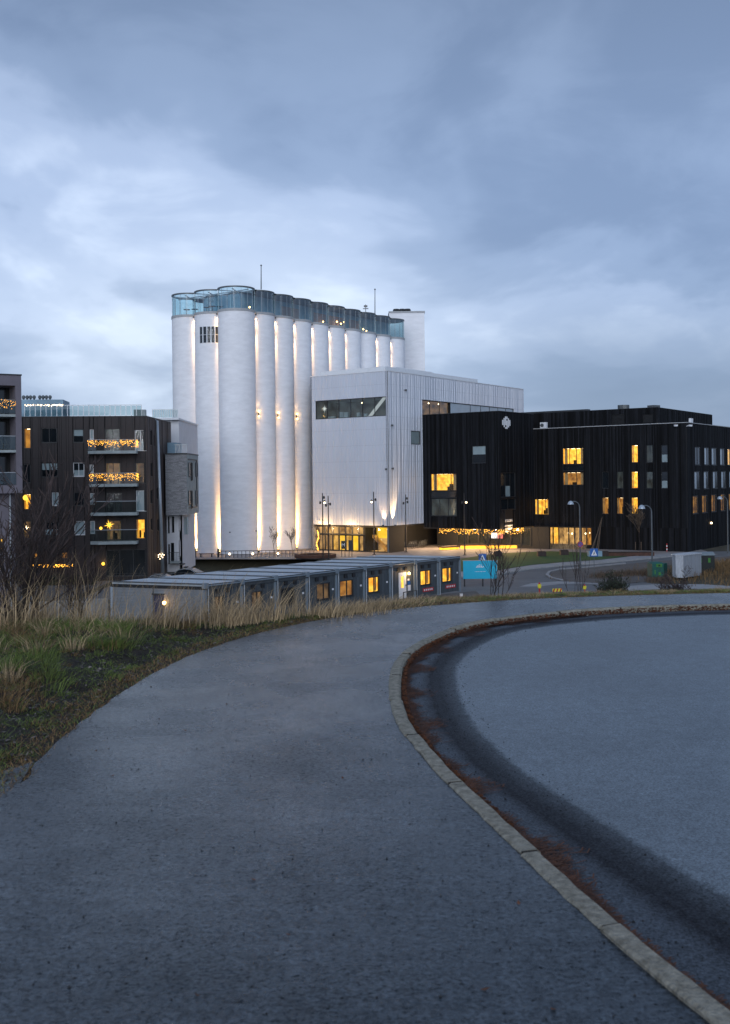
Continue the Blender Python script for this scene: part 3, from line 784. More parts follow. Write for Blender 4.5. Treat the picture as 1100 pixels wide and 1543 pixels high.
# ================================================================== WHITE RIBBED EXTENSION
K0 = aty(585, 700, 145); K0.z = 0
LW = 13.2; LR = 41.
annex = thing('museum_extension', 'pale ribbed metal block with strip windows between silos and black building', 'building', (K0.x, K0.y, PLAIN))
fl = Fac(K0 + V * LW, -V, LW); fr_ = Fac(K0, U, LR)
ZC, ZR = -4.75, 16.35
zs = [-2.5, -.3, 1.9, 4.1, 6.3, 8.5, 14.6]
sL = list(fl.rect(475.5, 598, 584, 634)); sL[1] = min(sL[1], LW - .15); sL[2], sL[3] = 10.25, 12.9
sR = list(fr_.rect(636, 600, 774, 622)); sR[2], sR[3] = 10.6, 12.95
sS = list(fr_.rect(618.7, 649.5, 633, 669.6))
def ribs(f, rects, seed):
    rr = random.Random(seed); brk = []; a = 0.; hi = False
    while a < f.len + 1:
        wd = rr.choice((.16, .2, .26, .34, .5)) if hi else rr.choice((.14, .18, .24, .3)); brk.append((a, a + wd, .055 if hi else 0.)); a += wd; hi = not hi
    for a0, a1, z0, z1 in rects:
        mb = MB(); z0 += .006; z1 -= .006; last = None
        for b0, b1, o_ in brk:
            l, r = max(b0, a0), min(b1, a1)
            if r - l < .005: continue
            if last is not None and last[1] != o_: mb.quad(f.P(l, z0, last[1]), f.P(l + .03, z0, o_), f.P(l + .03, z1, o_), f.P(l, z1, last[1])); l += .03
            mb.quad(f.P(l, z0, o_), f.P(r, z0, o_), f.P(r, z1, o_), f.P(l, z1, o_)); last = (r, o_)
        mb.build('cladding_panel', 'alu', annex)
    bk = MB()
    for a0, a1, z0, z1 in rects: f.box(bk, a0, a1, z0, z1, -.3, -.03)
    bk.build('wall_backing', 'alu_back', annex)
def rows(f, holes):
    out = []; zz = [ZC] + zs[:6] + [10.2, 12.95, 14.6, ZR]
    for z0, z1 in zip(zz, zz[1:]):
        spans = [(0, f.len)]
        hs = [h for h in holes if h[2] < (z0 + z1) / 2 < h[3]]
        out += cells(0, f.len, z0, z1, [h for h in holes if h[2] < z1 and h[3] > z0], [], [])
    return out
ribs(fl, rows(fl, [(sL[0], sL[1], 10.2, 12.95)]), 3)
ribs(fr_, rows(fr_, [(sR[0], sR[1], 10.2, 12.95), tuple(sS)]), 4)
mb = MB(); fl.box(mb, sL[0], sL[1], 10.2, 10.25, -.3, .05); fl.box(mb, sL[0], sL[1], 12.9, 12.95, -.3, .05); fr_.box(mb, sR[0], sR[1], 10.2, 10.6, -.3, .05); mb.build('flashing', 'alu', annex)
wd = sL[1] - sL[0]
w_ = window(fl, annex, tuple(sL), cols=6, kind='room_cool', rec=.1, fw=.09, room=5.)
# star, brace and furniture behind the strip window
st = MB(); cs, cz = sL[0] + wd * .10, 11.75
for k in range(8):
    a = k * math.pi / 4; r_ = .62 if k % 2 == 0 else .45
    for sgn in (1,):
        tip = fl.P(cs + r_ * math.cos(a), cz + r_ * math.sin(a), -.5); l = fl.P(cs + .13 * math.cos(a + .5), cz + .13 * math.sin(a + .5), -.5); r = fl.P(cs + .13 * math.cos(a - .5), cz + .13 * math.sin(a - .5), -.5); t = fl.P(cs, cz, -.4)
        st.add([tip, l, t, r], ((0, 1, 2), (0, 2, 3)))
emat('star_paper', (.75, .78, .75), .75); st.build('paper_star', 'star_paper', annex)
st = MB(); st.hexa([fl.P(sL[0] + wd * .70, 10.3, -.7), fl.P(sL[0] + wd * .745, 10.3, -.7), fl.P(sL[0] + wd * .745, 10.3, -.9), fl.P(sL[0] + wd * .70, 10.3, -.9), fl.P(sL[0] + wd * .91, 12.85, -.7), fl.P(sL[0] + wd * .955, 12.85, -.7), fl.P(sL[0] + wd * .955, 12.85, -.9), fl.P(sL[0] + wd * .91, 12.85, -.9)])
emat('brace_glow', (.55, .6, .62), .55); st.build('steel_brace', 'brace_glow', annex)  # brace glows by itself, standing in for room light on steel
st = MB()
for u0, u1, h in ((.1, .2, .35), (.27, .33, .9), (.34, .39, .85), (.52, .56, .7), (.62, .66, .5)): fl.box(st, sL[0] + wd * u0, sL[0] + wd * u1, 10.3, 10.3 + h, -1.6, -1.2)
st.build('furniture', 'slab', annex)
st = MB(); st.ball(fl.P(sL[0] + wd * .58, 12.35, -1.5), .1, 6, 4); st.ball(fl.P(sL[0] + wd * .25, 11.0, -3), .07, 6, 4); st.build('ceiling_lamp', 'bulb_white', annex)
sp_ = fr_.uv(679, 612)[0]
window(fr_, annex, (sR[0], sp_, 10.6, 12.95), cols=3, kinds=['room_dim', 'room_dim', 'room_dim'], rec=.35, fw=.09, room=3)
window(fr_, annex, (sp_, sR[1], 10.6, 12.95), cols=5, kind='glass_sky', rec=.12, fw=.1, colx=[.3, .46, .6, .74, .87])
st = MB()
for px in (641, 652, 667): st.ball(fr_.P(fr_.uv(px, 608)[0], 12.6, -.7), .1, 6, 4)
st.build('ceiling_lamp', 'bulb_white', annex)
window(fr_, annex, tuple(sS), kind='glass_pale', rec=.1, fw=.08)
mat('glass_green', (.07, .12, .125), .1, .1, spec=.8)
# closed rear, soffit and roof
mb = MB(); p = [K0, K0 + U * LR, K0 + U * LR + V * LW, K0 + V * LW]
ins = [q + (U + V) * 0 for q in p]
mb.prism([(q.x, q.y) for q in (K0 + U * .31 + V * .31, K0 + U * LR + V * .31, K0 + U * LR + V * LW, K0 + V * LW + U * .31)], ZR - .5, ZR - .2); mb.build('roof', 'white_metal', annex)
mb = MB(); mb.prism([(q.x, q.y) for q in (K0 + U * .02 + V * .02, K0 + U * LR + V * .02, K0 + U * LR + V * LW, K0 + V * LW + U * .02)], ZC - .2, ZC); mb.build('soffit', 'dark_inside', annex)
mb = MB()
for a, b in ((K0 + U * LR, K0 + U * LR + V * LW), (K0 + U * LR + V * LW, K0 + V * LW)):
    d = (b - a).normalized(); nn_ = Vector((-d.y, d.x, 0)) * .3; mb.prism([(q.x, q.y) for q in (a, b, b + nn_, a + nn_)], PLAIN, ZR)
mb.build('rear_wall', 'alu_back', annex)
mb = MB(); fl.box(mb, 0, LW + .02, ZR, ZR + .1, -.4, .1); fr_.box(mb, 0, LR, ZR + .003, ZR + .103, -.4, .1); mb.build('coping', 'white_metal', annex)
# set-back parapet and rooftop plant
mb = MB(); q0 = K0 + U * .9 + V * .9
mb.prism([(q.x, q.y) for q in (q0, K0 + U * 27 + V * .9, K0 + U * 27 + V * (LW - 1), K0 + V * (LW - 1) + U * .9)], ZR - .2, ZR + .78); mb.build('upper_parapet', 'white_metal', annex)
mb = MB(); r0 = aty(596, 556, 164); r0.z = 0
mb.prism([(q.x, q.y) for q in (r0, r0 + U * 11, r0 + U * 11 + V * 6, r0 + V * 6)], ZR + .7, 18.9); o = mb.build('roof_plant', 'white_metal', annex)
mb = MB(); f2 = Fac(r0, U, 11)
for a0, a1 in ((5.2, 7.6), (9.0, 10.6)): f2.box(mb, a0, a1, 17.9, 18.5, -.02, .03)
mb.build('louvre', 'mid_metal', o)
mb = MB()
for px, py, yd, ff in ((589, 641, .2, fr_), (590, 706, .2, fr_), (583, 707, .2, fl), (610, 588, .2, fr_)):
    a, z = ff.uv(px, py); ff.box(mb, a - .12, a + .12, z - .12, z + .12, .05, .3)
mb.build('wall_sensor', 'mid_metal', annex)
# ground-floor entrance: glazed bays in steel frames
ent = [478.5, 488, 499.5, 509, 519, 529, 539, 548]
az = [fl.uv(x, 810)[0] for x in ent]; ZE0 = PZ + .05; ZTR = fl.uv(530, 806, -.3)[1]
for i, (a0, a1) in enumerate(zip(az, az[1:])):
    kk = ['lobby', 'lobby', 'lobby_yellow', 'lobby', 'lobby_yellow', 'lobby', 'lobby'][i]
    window(fl, annex, (a0, a1, ZTR + .06, ZC - .2), kind='lobby', rec=.3, fw=.12, room=3.)
    window(fl, annex, (a0, a1, ZE0, ZTR), kind=kk, rec=.3, fw=.12, room=3., name='door' if i in (1, 2) else 'window')
aR = fl.uv(583.5, 810)[0]
window(fl, annex, (az[-1] + .02, LW - .1, ZE0, ZC - .2), cols=2, kind='lobby', rec=.3, fw=.08, room=3., colx=[.52])
st = MB(); a0, a1 = fl.uv(563, 800, -1.5)[0], fl.uv(582, 800, -1.5)[0]; fl.box(st, a0, a1, -6.6, ZC - .25, -2.4, -2.3); st.build('yellow_wall', 'lobby_yellow', annex)
st = MB(); st.hexa([fl.P(a0, -6.4, -1.2), fl.P(a0 + .3, -6.3, -1.2), fl.P(a0 + .3, -6.3, -2), fl.P(a0, -6.4, -2), fl.P(a1 - .4, -8.3, -1.2), fl.P(a1, -8.2, -1.2), fl.P(a1, -8.2, -2), fl.P(a1 - .4, -8.3, -2)][0:4] + [fl.P(a0, -5.9, -1.2), fl.P(a0 + .3, -5.8, -1.2), fl.P(a0 + .3, -5.8, -2), fl.P(a0, -5.9, -2)])
sv = [fl.P(a0, -6.5, -1.2), fl.P(a1, -8.3, -1.2), fl.P(a1, -8.3, -2), fl.P(a0, -6.5, -2), fl.P(a0, -6.1, -1.2), fl.P(a1, -7.9, -1.2), fl.P(a1, -7.9, -2), fl.P(a0, -6.1, -2)]
st = MB(); st.hexa(sv); st.build('stair_flight', 'room_amber', annex)  # stair given its own glow in place of lobby lighting
# recess below the right face
mb = MB(); f3 = Fac(K0 + V * 4.2 + U * .2, U, LR); f3.box(mb, 0, LR - .5, PLAIN, ZC - .2, -.3, 0); fr_.box(mb, .16, 3.8, PLAIN, ZC - .2, -.088, -.03); f3b = Fac(K0 + U * 3.8 + V * 4.2, -V, 4.2); f3b.box(mb, 0, 3.6, PLAIN, ZC - .2, -.002, .1); mb.build('recess_wall', 'dark_inside', annex)  # front sheet added to keep the lobby box's glow out of the recess
mb = MB(); mb.cyl(K0 + U * .35 + V * .35, .18, PLAIN, ZC - .2, 10); mb.build('column', 'mid_metal', annex)
st = MB()
for px in (587.5, 595.5): a = fr_.uv(px, 800)[0]; st.ball(fr_.P(max(.4, a), ZC - .55, -.5), .1, 6, 4)
st.build('soffit_lamp', 'bulb_white', annex)
# the warm uplight that washes the corner of the ribbed wall
um = MB(); q = fr_.P(.9, ZC + .03, .45); um.cbox((q.x, q.y, ZC + .05), .3, .3, .16); o = um.build('wall_washer', 'dark_metal', annex)
spot(o, (q.x, q.y, ZC + .2), (-fr_.n.x * .12, -fr_.n.y * .12, 1), 3600, 46, .9, (1, .62, .28))
q = fl.P(LW - .7, ZC + .03, .45); um = MB(); um.cbox((q.x, q.y, ZC + .05), .3, .3, .16); o = um.build('wall_washer', 'dark_metal', annex)
spot(o, (q.x, q.y, ZC + .2), (-fl.n.x * .12, -fl.n.y * .12, 1), 900, 54, .8, (1, .62, .34))
q = fl.P(fl.uv(484, 787)[0], fl.uv(484, 787)[1], .3); um = MB(); um.ball(q, .14, 8, 5); um.build('wall_lamp', 'lamp_glow', annex)
def point(parent, p, power, col=(1, .62, .28), rad=.15):
    ld = bpy.data.lights.new('lamp_light', 'POINT'); ld.energy = power; ld.color = col; ld.shadow_soft_size = rad
    lo = bpy.data.objects.new('lamp_light', ld); COL.objects.link(lo); lo.parent = parent; lo.location = Vector(p) - wloc(parent)
for s_ in (2.5, 7, 10.5): point(annex, fl.P(s_, -5.4, .9), 300 if s_ < 9 else 110)

# ================================================================== BLACK TIMBER BUILDING
S0 = K0 + U * 8.9                                # left end, against the ribbed wall
A1 = aty(752, 700, 145.2); A1.z = 0              # corner of the front block
B0 = aty(804, 700, 153.5); B0.z = 0              # inner corner
B1 = aty(1035.5, 700, 140); B1.z = 0             # right corner
ZA, ZAb, ZBt = 10.7, -5.35, 8.55
black = thing('black_timber_building', 'long black timber clad building with lit windows and white oval emblem', 'building', (B0.x, B0.y, PLAIN))
fa = Fac(S0, A1 - S0, (A1 - S0).length); fa2 = Fac(A1, B0 - A1, (B0 - A1).length)
fb = Fac(B0, B1 - B0, (B1 - B0).length); fs = Fac(B1, U, 34)
def boards(f, z0, z1, holes, seed, z_fn=None, w0=.19):
    rr = random.Random(seed); xs = []; a = 0
    while a < f.len: xs.append(a); a += rr.choice((w0 * .8, w0, w0, w0 * 1.25))
    mb = MB()
    for l, r, q0, q1 in cells(0, f.len, z0, z1, holes, xs, []):
        f.box(mb, l + .004, r - .004, q0, q1, -.02, rr.choice((0, .012, .03, .045)))
    o = mb.build('timber_cladding', 'char_timber', black); o['kind'] = 'stuff'
    bk = MB()
    for l, r, q0, q1 in cells(0, f.len, z0, z1, holes, [], []): f.box(bk, l, r, q0, q1, -.32, -.03)
    bk.build('wall', 'dark_inside', black)
hA = [fa.rect(649, 713.5, 688, 777.5), fa.rect(711, 671.5, 732, 698)]
boards(fa, ZAb, ZA, hA, 1)
h2 = [fa2.rect(755, 712, 777, 768)]
boards(fa2, ZAb, ZA, h2, 2)
a0, a1, z0, z1 = hA[0]; zm = fa.uv(668, 751)[1]; zl = fa.uv(668, 740)[1]
window(fa, black, (a0, a1, zl + .04, z1), cols=3, kind='room_lit', rec=.12, fw=.09, room=2.2, curt=True, colx=[.18, .78])
window(fa, black, (a0, a1, zm + .1, zl), kind='glass_dark', rec=.12, fw=.06)
window(fa, black, (a0, a1, z0, zm), cols=3, kind='room_cool', rec=.12, fw=.09, room=2.)
mb = MB(); fa.box(mb, a0, a1, zm, zm + .1, -.3, .03); mb.build('spandrel', 'char_timber', black)
window(fa, black, hA[1], kind='half', rec=.12, fw=.1)
a0, a1, z0, z1 = h2[0]; zm = z0 + (z1 - z0) * .32
window(fa2, black, (a0, a1, zm + .1, z1), cols=3, kinds=['glass_dark', 'half_low', 'glass_dark'], rec=.12, fw=.09)
window(fa2, black, (a0, a1, z0, zm - .1), cols=2, kind='glass_dark', rec=.12, fw=.09)
mb = MB(); fa2.box(mb, a0, a1, zm - .1, zm + .1, -.3, .03); mb.build('spandrel', 'char_timber', black)
# oval emblem of white bars
ea, ez = fa2.uv(762, 637)
mb = MB()
for (u, b0, b1) in ((-.42, -.35, .35), (-.25, -.62, .62), (-.08, -.35, .85), (-.08, -.85, -.6), (.08, .5, .85), (.08, -.85, .3), (.25, -.62, .62), (.42, -.4, .4)):
    fa2.box(mb, ea + 2.4 * u - .115, ea + 2.4 * u + .115, ez + b0, ez + b1, .06, .14)
mb.build('emblem', 'white_paint', black)
# name plate
pa, pz = fa2.uv(766, 791)
mb = MB(); fa2.box(mb, pa - 1.1, pa + 1.1, pz - .95, pz + 2.1, .05, .09); o = mb.build('name_plate', 'black_paint', black)
for k, (tx, zz, s_) in enumerate((('KNUDEN', .45, .5), ('KRISTIANSAND', -.2, .32), ('KULTURSKOLE', -.6, .32))): text_mesh('lettering', tx, s_, 'white_paint', o, fa2.matrix(pa - .05, pz + zz, .1))
# front of the long wing
hB = []
big_ = fb.rect(847.5, 675, 879, 731); sm = fb.rect(805.5, 752, 827, 775.5); hB += [big_, sm]
wins = []
for px, rows_ in ((912, (2, 3)), (934, (2, 3)), (956, (1, 2, 3)), (978.5, (1, 2)), (1001, (1, 2))):
    for r_ in rows_:
        y0, y1 = {1: (670.5, 697), 2: (710.5, 736), 3: (749.5, 774.5)}[r_]
        k = {(912, 2): 'glass_dark', (934, 2): 'room_cool', (912, 3): 'room_amber', (934, 3): 'room_amber', (956, 1): 'room_lit', (956, 2): 'room_lit', (956, 3): 'room_lit'}.get((px, r_), 'glass_pale' if 0 else 'half_low' if px > 1000 else 'room_cool')
        wins.append((fb.rect(px - 5, y0, px + 5, y1), k))
hB += [w_[0] for w_ in wins]
gB = fb.uv(891, 810)[0]
ZGl = -5.35
boards(fb, ZGl, ZBt, hB, 5)
fb2 = Fac(fb.P(gB, 0), fb.d, fb.len - gB)
boards(fb2, PLAIN, ZGl, [], 6)
a0, a1, z0, z1 = big_; zm = z0 + (z1 - z0) * .37; zl = zm + 1.0
window(fb, black, (a0, a1, zl, z1), cols=3, kind='room_lit', rec=.12, fw=.08, room=2., curt=True)
window(fb, black, (a0, a1, zm + .1, zl - .02), kind='glass_dark', rec=.12, fw=.05)
window(fb, black, (a0, a1, z0, zm - .1), cols=2, kind='room_amber', rec=.12, fw=.08, room=2., curt=True, colx=[.66])
mb = MB(); fb.box(mb, a0, a1, zm - .1, zm + .1, -.3, .03); mb.build('spandrel', 'char_timber', black)
window(fb, black, sm, cols=4, kind='room_lit', rec=.12, fw=.07, room=1.4, curt=True)
for rc, k in wins: window(fb, black, rc, kind=k, rec=.14, fw=.07, room=1.6, curt=k.startswith('room_') and k != 'room_cool')
# right-hand end wall: tall windows with sky reflection and dark reveal painted as panes
hS = []; ws = []
for r_, xs_, y0, y1 in ((1, (1052, 1066, 1077, 1089.5, 1101), 669, 696), (2, (1051, 1065, 1078.5, 1091, 1103), 707.5, 735.5), (3, (1048, 1062, 1076, 1089.5, 1102), 746, 773)):
    for i, px in enumerate(xs_):
        a, _ = fs.uv(px, 740); zz0 = {1: 3.0, 2: -.28, 3: -3.55}[r_]
        rc = (a - 1.25, a + 1.25, zz0, zz0 + 2.45); hS.append(rc)
        ws.append((rc, {1: 'glass_sky', 2: 'glass_sky', 3: 'room_amber'}[r_] if not (r_ == 1 and i in (0, 4)) else ('glass_dark' if i == 0 else 'room_lit')))
boards(fs, PLAIN, ZBt, hS, 7)
for rc, k in ws: window(fs, black, rc, cols=2, kinds=[k, 'glass_dark'] if k == 'glass_sky' else [k], rec=.06, fw=.12, room=1.3)
# ground-floor glazing below the wing and the front block
fg = Fac(fb.P(0, 0, -.5), fb.d, gB)
gx_ = [fg.uv(x, 810)[0] for x in (806, 822, 828.5, 833.5, 842, 857, 866, 876, 884)]
gx_ = [0] + [g for g in gx_ if 0.3 < g < gB - .3] + [gB]
kg = ['room_amber', 'lobby', 'room_lit', 'lobby', 'lobby', 'lobby', 'lobby', 'room_amber', 'room_amber', 'room_lit']
for i, (a, b) in enumerate(zip(gx_, gx_[1:])): window(fg, black, (a, b, PLAIN + .5, ZGl - .15), kind=kg[i % len(kg)], rec=.02, fw=.08, room=3.5)
mb = MB(); fg.box(mb, 0, gB, PLAIN, PLAIN + .5, -.3, 0); fg.box(mb, 0, gB, ZGl - .15, ZGl, -.3, .5); mb.build('plinth', 'dark_inside', black)
st = MB()
for px, py in ((857, 803), (862, 804), (867, 804), (877.5, 803), (882.5, 804), (888, 803), (843, 801)):
    q = fg.P(fg.uv(px, py, -1)[0], fg.uv(px, py, -1)[1], -1); st.ball(q, .12, 6, 4)
st.build('pendant_lamp', 'bulb_white', black)
# undercroft of the front block
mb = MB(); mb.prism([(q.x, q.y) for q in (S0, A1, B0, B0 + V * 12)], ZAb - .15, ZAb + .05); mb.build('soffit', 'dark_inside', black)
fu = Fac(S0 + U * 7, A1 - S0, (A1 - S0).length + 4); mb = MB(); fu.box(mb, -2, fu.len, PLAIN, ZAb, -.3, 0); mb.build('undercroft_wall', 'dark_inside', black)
ua = [fu.uv(x, 815)[0] for x in (690, 706, 722, 738, 754, 770, 786, 801)]
for i, (a, b) in enumerate(zip(ua, ua[1:])): window(fu, black, (a + .05, b - .05, PLAIN + .5, ZAb - .2), kind='room_cool' if i not in (4,) else 'room_dim', rec=-.12, fw=.07, room=0.05)
a0, z0 = fu.uv(740.5, 811, .4); a1, z1 = fu.uv(749.5, 803, .4); a2 = fu.uv(757.5, 807, .4)[0]
mb = MB(); fu.box(mb, a0, a1, z0, z1, .35, .42); mb.build('lit_poster', 'poster_lit', black); mb = MB(); fu.box(mb, a1 + .01, a2, z0, z1, .35, .42); mb.build('lit_poster', 'poster_red', black)
for i in range(4): point(black, fu.P(2.5 + i * 3.4, ZAb - .7, 3.5 + .4 * i), 480)
for px in (600, 640, 672): point(black, onz(px, 827, PZ) + Vector((0, 0, 2.6)), 380, (1, .68, .42))
# roofs, set-back storey, plant
mb = MB(); mb.prism([(q.x, q.y) for q in (S0 + U * .3, A1 + (U + V) * .3, B0 + V * .3, B0 + V * 12)], ZA - .6, ZA - .3)
mb.prism([(q.x, q.y) for q in (fb.P(.3, 0, -.3), fb.P(fb.len - .3, 0, -.3), fs.P(34, 0, -.3), fs.P(34, 0, -.3) + V * 24)], ZBt - .5, ZBt - .2); mb.build('roof', 'dark_metal', black)
mb = MB(); fa.box(mb, -.02, fa.len + .05, ZA, ZA + .07, -.35, .08); fa2.box(mb, .05, fa2.len, ZA + .004, ZA + .074, -.35, .08); mb.build('coping', 'dark_metal', black)
mb = MB(); fb.box(mb, 0, fb.len + .05, ZBt, ZBt + .09, -.35, .09); fs.box(mb, .05, 34, ZBt + .004, ZBt + .094, -.35, .09); mb.build('coping', 'rim_grey', black)
mb = MB(); e0, e1 = fs.P(34, 0), fs.P(34, 0) + V * 26
mb.prism([(q.x, q.y) for q in (e0, e1, e1 + U * .3, e0 + U * .3)], PLAIN, ZBt); mb.prism([(q.x, q.y) for q in (e1, B0 + V * 13, B0 + V * 13 + U * .3, e1 + U * .3)], PLAIN, ZBt); mb.build('rear_wall', 'dark_inside', black)
T0 = aty(991, 650, 146.5); T0.z = 0; ZTp = 11.05
ft = Fac(T0 + V * 22, -V, 22); ft2 = Fac(T0, U, 24.5)
boards(ft, ZBt - .4, ZTp, [ft.rect(921.6, 624, 941, 640), ft.rect(968.6, 624, 984, 636.5)], 8, w0=.24); boards(ft2, ZBt - .4, ZTp, [], 9, w0=.24)
for rc in (ft.rect(921.6, 624, 941, 640), ft.rect(968.6, 624, 984, 636.5)):
    mb = MB(); ft.box(mb, rc[0], rc[1], rc[2], rc[3], -.32, -.24); o = mb.build('louvre', 'dark_inside', black)
    for k in range(8): mb = MB(); zz = rc[2] + (rc[3] - rc[2]) * k / 8; ft.box(mb, rc[0], rc[1], zz + .02, zz + .14, -.2, -.08); mb.build('slat', 'dark_inside', o)
mb = MB(); ft.box(mb, .4, 21.6, ZBt - .4, ZTp - .35, -.6, -.36); mb.build('inner_wall', 'dark_inside', black)
mb = MB(); mb.prism([(q.x, q.y) for q in (T0 + (U + V) * .1, T0 + U * 24.5 + V * .1, T0 + U * 24.5 + V * 22, T0 + V * 22 + U * .1)], ZTp - .3, ZTp + .05); mb.build('upper_roof', 'dark_metal', black)
q = aty(939.5, 610, 154); mb = MB(); mb.cyl(q, .85, ZTp, ZTp + .85, 10); mb.build('roof_cowl', 'mid_metal', black)
q = aty(985, 611, 150); mb = MB(); mb.cbox((q.x, q.y, ZTp + .25), 1.3, 1.2, .5, .6); mb.build('roof_hatch', 'mid_metal', black)
mb = MB(); ft.box(mb, 0, 11.5, ZTp + .05, ZTp + .28, -1.6, -.6); mb.build('roof_upstand', 'dark_metal', black)
# small things fixed to the roof edge
a, z = fb.uv(818.5, 640.5, -.9); q = fb.P(a, z, -.9)
acu = thing('air_conditioner', 'white air conditioner unit standing on the black building roof edge', 'air conditioner', (q.x, q.y, ZBt + .1))
mb = MB(); fb.box(mb, a - .5, a + .5, ZBt + .12, ZBt + .98, -1.3, -.9); mb.build('casing', 'white_paint', acu)
mb = MB(); m_ = fb.matrix(a - .17, ZBt + .55, -.88); ring = [m_ @ Vector((.27 * math.cos(k * math.pi / 8), .27 * math.sin(k * math.pi / 8), zz)) for zz in (0, .02) for k in range(16)]
mb.add(ring, [tuple(range(16, 32))] + [(k, (k + 1) % 16, 16 + (k + 1) % 16, 16 + k) for k in range(16)]); mb.build('fan_grille', 'mid_metal', acu)
mb = MB(); fb.box(mb, a - .4, a - .3, ZBt + .095, ZBt + .12, -1.3, -.9); fb.box(mb, a + .3, a + .4, ZBt + .095, ZBt + .12, -1.3, -.9); mb.build('foot', 'mid_metal', acu)
mb = MB(); a, z = fs.uv(1042, 633, -.6); fs.box(mb, a - .5, a + .35, ZBt + .1, ZBt + .75, -.8, -.5); mb.build('roof_cabinet', 'white_paint', black)
for px, ff in ((1019, fb), (1038.5, fs)):
    a, z = ff.uv(px, 641, .4); mb = MB(); mb.tube([ff.P(a, z - .1, .05), ff.P(a, z + .05, .45)], .04, 5); mb.cbox(ff.P(a, z - .02, .55), .4, .3, .22, .4); mb.build('floodlight', 'white_paint', black)
mb = MB(); a, z = fs.uv(1073, 788, .3); mb.ball(fs.P(a, z, .2), .14, 6, 4); mb.build('wall_lamp', 'bulb_white', black)

# curtain of fairy lights along the edge of the front block
def fairy(name, label, group, pts, drop, n, r=.055, both=.35, mt='bulb', seed=1, hang=None):
    rr = random.Random(seed); pts = [Vector(p) for p in pts]
    t = thing(name, label, 'fairy lights', pts[0], group)
    mb = MB(); mb.tube(pts, .012, 4); mb.build('cable', 'black_paint', t)
    segs = [(a, b, (b - a).length) for a, b in zip(pts, pts[1:])]; tot = sum(s_[2] for s_ in segs)
    mb = MB()
    for k in range(n):
        u = rr.random() * tot
        for a, b, l in segs:
            if u <= l: break
            u -= l
        p = a + (b - a) * (u / max(l, 1e-6)); dd = drop * (.35 + .65 * abs(math.sin(k * 12.9898 + u * 3))) * rr.random()
        mb.octa((p.x + rr.uniform(-.05, .05), p.y + rr.uniform(-.05, .05), p.z - dd), r * rr.uniform(.7, 1.2))
    o = mb.build('bulbs', mt, t); o['kind'] = 'stuff'; return t
fairy('fairy_lights', 'curtain of yellow fairy lights hanging below the black overhang beside the lawn', None, [fa.P(fa.uv(662, 800)[0], ZAb - .1, .12), fa.P(fa.len, ZAb - .1, .12), fa2.P(fa2.len - .3, ZAb - .1, .12)], .85, 300, .05, seed=3)
q = fa2.P(fa2.len - .6, 0, -.3); fairy('fairy_lights', 'upright string of yellow fairy lights down the glazed corner under the overhang', None, [(q.x, q.y, ZAb - .2), (q.x + .05, q.y, PLAIN + .9)], .1, 90, .07, seed=4)
# glowing bench edge in the undercroft
q0, q1 = onz(694, 827, PZ), onz(782, 826, PZ)
lb = thing('lit_bench', 'long low bench with bright yellow light strip under the black overhang', 'bench', (q0.x, q0.y, PZ))
f_ = Fac(q0, q1 - q0, (q1 - q0).length); mb = MB(); f_.box(mb, 0, f_.len, PZ + .42, PZ + .52, -.9, .06); mb.build('seat', 'corten', lb)
mb = MB(); f_.box(mb, .05, f_.len - .05, PZ, PZ + .42, -.8, 0); mb.build('light_strip', 'led_yellow', lb)
q0, q1 = onz(668, 829, PZ), onz(693, 827.5, PZ); lb = thing('lit_bench', 'short low brown bench with glowing underside left of the long lit bench', 'bench', (q0.x, q0.y, PZ))
f_ = Fac(q0, q1 - q0, (q1 - q0).length); mb = MB(); f_.box(mb, 0, f_.len, PZ + .3, PZ + .5, -1.2, .06); mb.build('seat', 'corten', lb); mb = MB(); f_.box(mb, .1, f_.len - .1, PZ + .02, PZ + .3, -1.0, -.1); mb.build('light_strip', 'led_yellow', lb)

# ================================================================== BROWN APARTMENT BLOCK
G0 = aty(221, 700, 110); G0.z = 0
fd = Vector((.995, .10, 0)).normalized(); LF = 28.
brown = thing('brown_apartment_block', 'dark brown panelled apartment block with four stacked balconies', 'apartment block', (G0.x, G0.y, PLAIN))
ff = Fac(G0 - fd * LF, fd, LF); fsd = Fac(G0, (.02, 1, 0), 12.5)
ZBR = 8.4
rowz = [-5.15, -2.0, 1.15, 4.2]
W = [(35, 645, 46.5, 676, 'room_amber'), (62, 645, 86, 667, 'glass_dark'), (110, 646.5, 126, 667, 'half'), (135, 647, 141, 662, 'glass_pale'), (158, 646, 181, 680, 'glass_dark'), (203, 648, 220, 679, 'half_low'),
     (35, 699, 46, 728, 'glass_dark'), (62, 697, 87, 719, 'half'), (110, 697, 127, 718, 'half_low'), (135, 700, 141, 712, 'glass_pale'), (159, 697, 182, 730, 'room_dim'), (204, 697, 220, 728, 'room_dim'),
     (35, 744, 47, 768, 'room_lit'), (78, 742, 88, 762, 'glass_pale'), (111, 742, 127, 762, 'glass_dark'), (136, 743, 142, 760, 'glass_pale'), (160, 742, 184, 773, 'glass_dark'), (205, 739, 220, 770, 'glass_pale'),
     (35, 785, 47, 812, 'room_dim'), (66, 787, 88, 807, 'half_low'), (112, 785, 128, 806, 'glass_pale'), (136, 785, 143, 804, 'glass_pale'), (160, 784, 183, 814, 'room_dim'), (205, 782, 220, 812, 'room_lit'),
     (50, 833, 60, 843, 'room_amber'), (92, 832, 102, 842, 'room_amber'), (160, 828, 221, 868, 'glass_dark')]
for x0 in (-30, -75): # the same rhythm goes on behind the mauve block
    for y in (645, 697, 742, 785): W.append((x0, y, x0 + 22, y + 22, 'glass_dark'))
holes = [ff.rect(a, b, c, d) for a, b, c, d, k in W]
holes[5] = (holes[5][0], LF - .02, holes[5][2], holes[5][3])
rr = random.Random(5); xs = []; a = 0
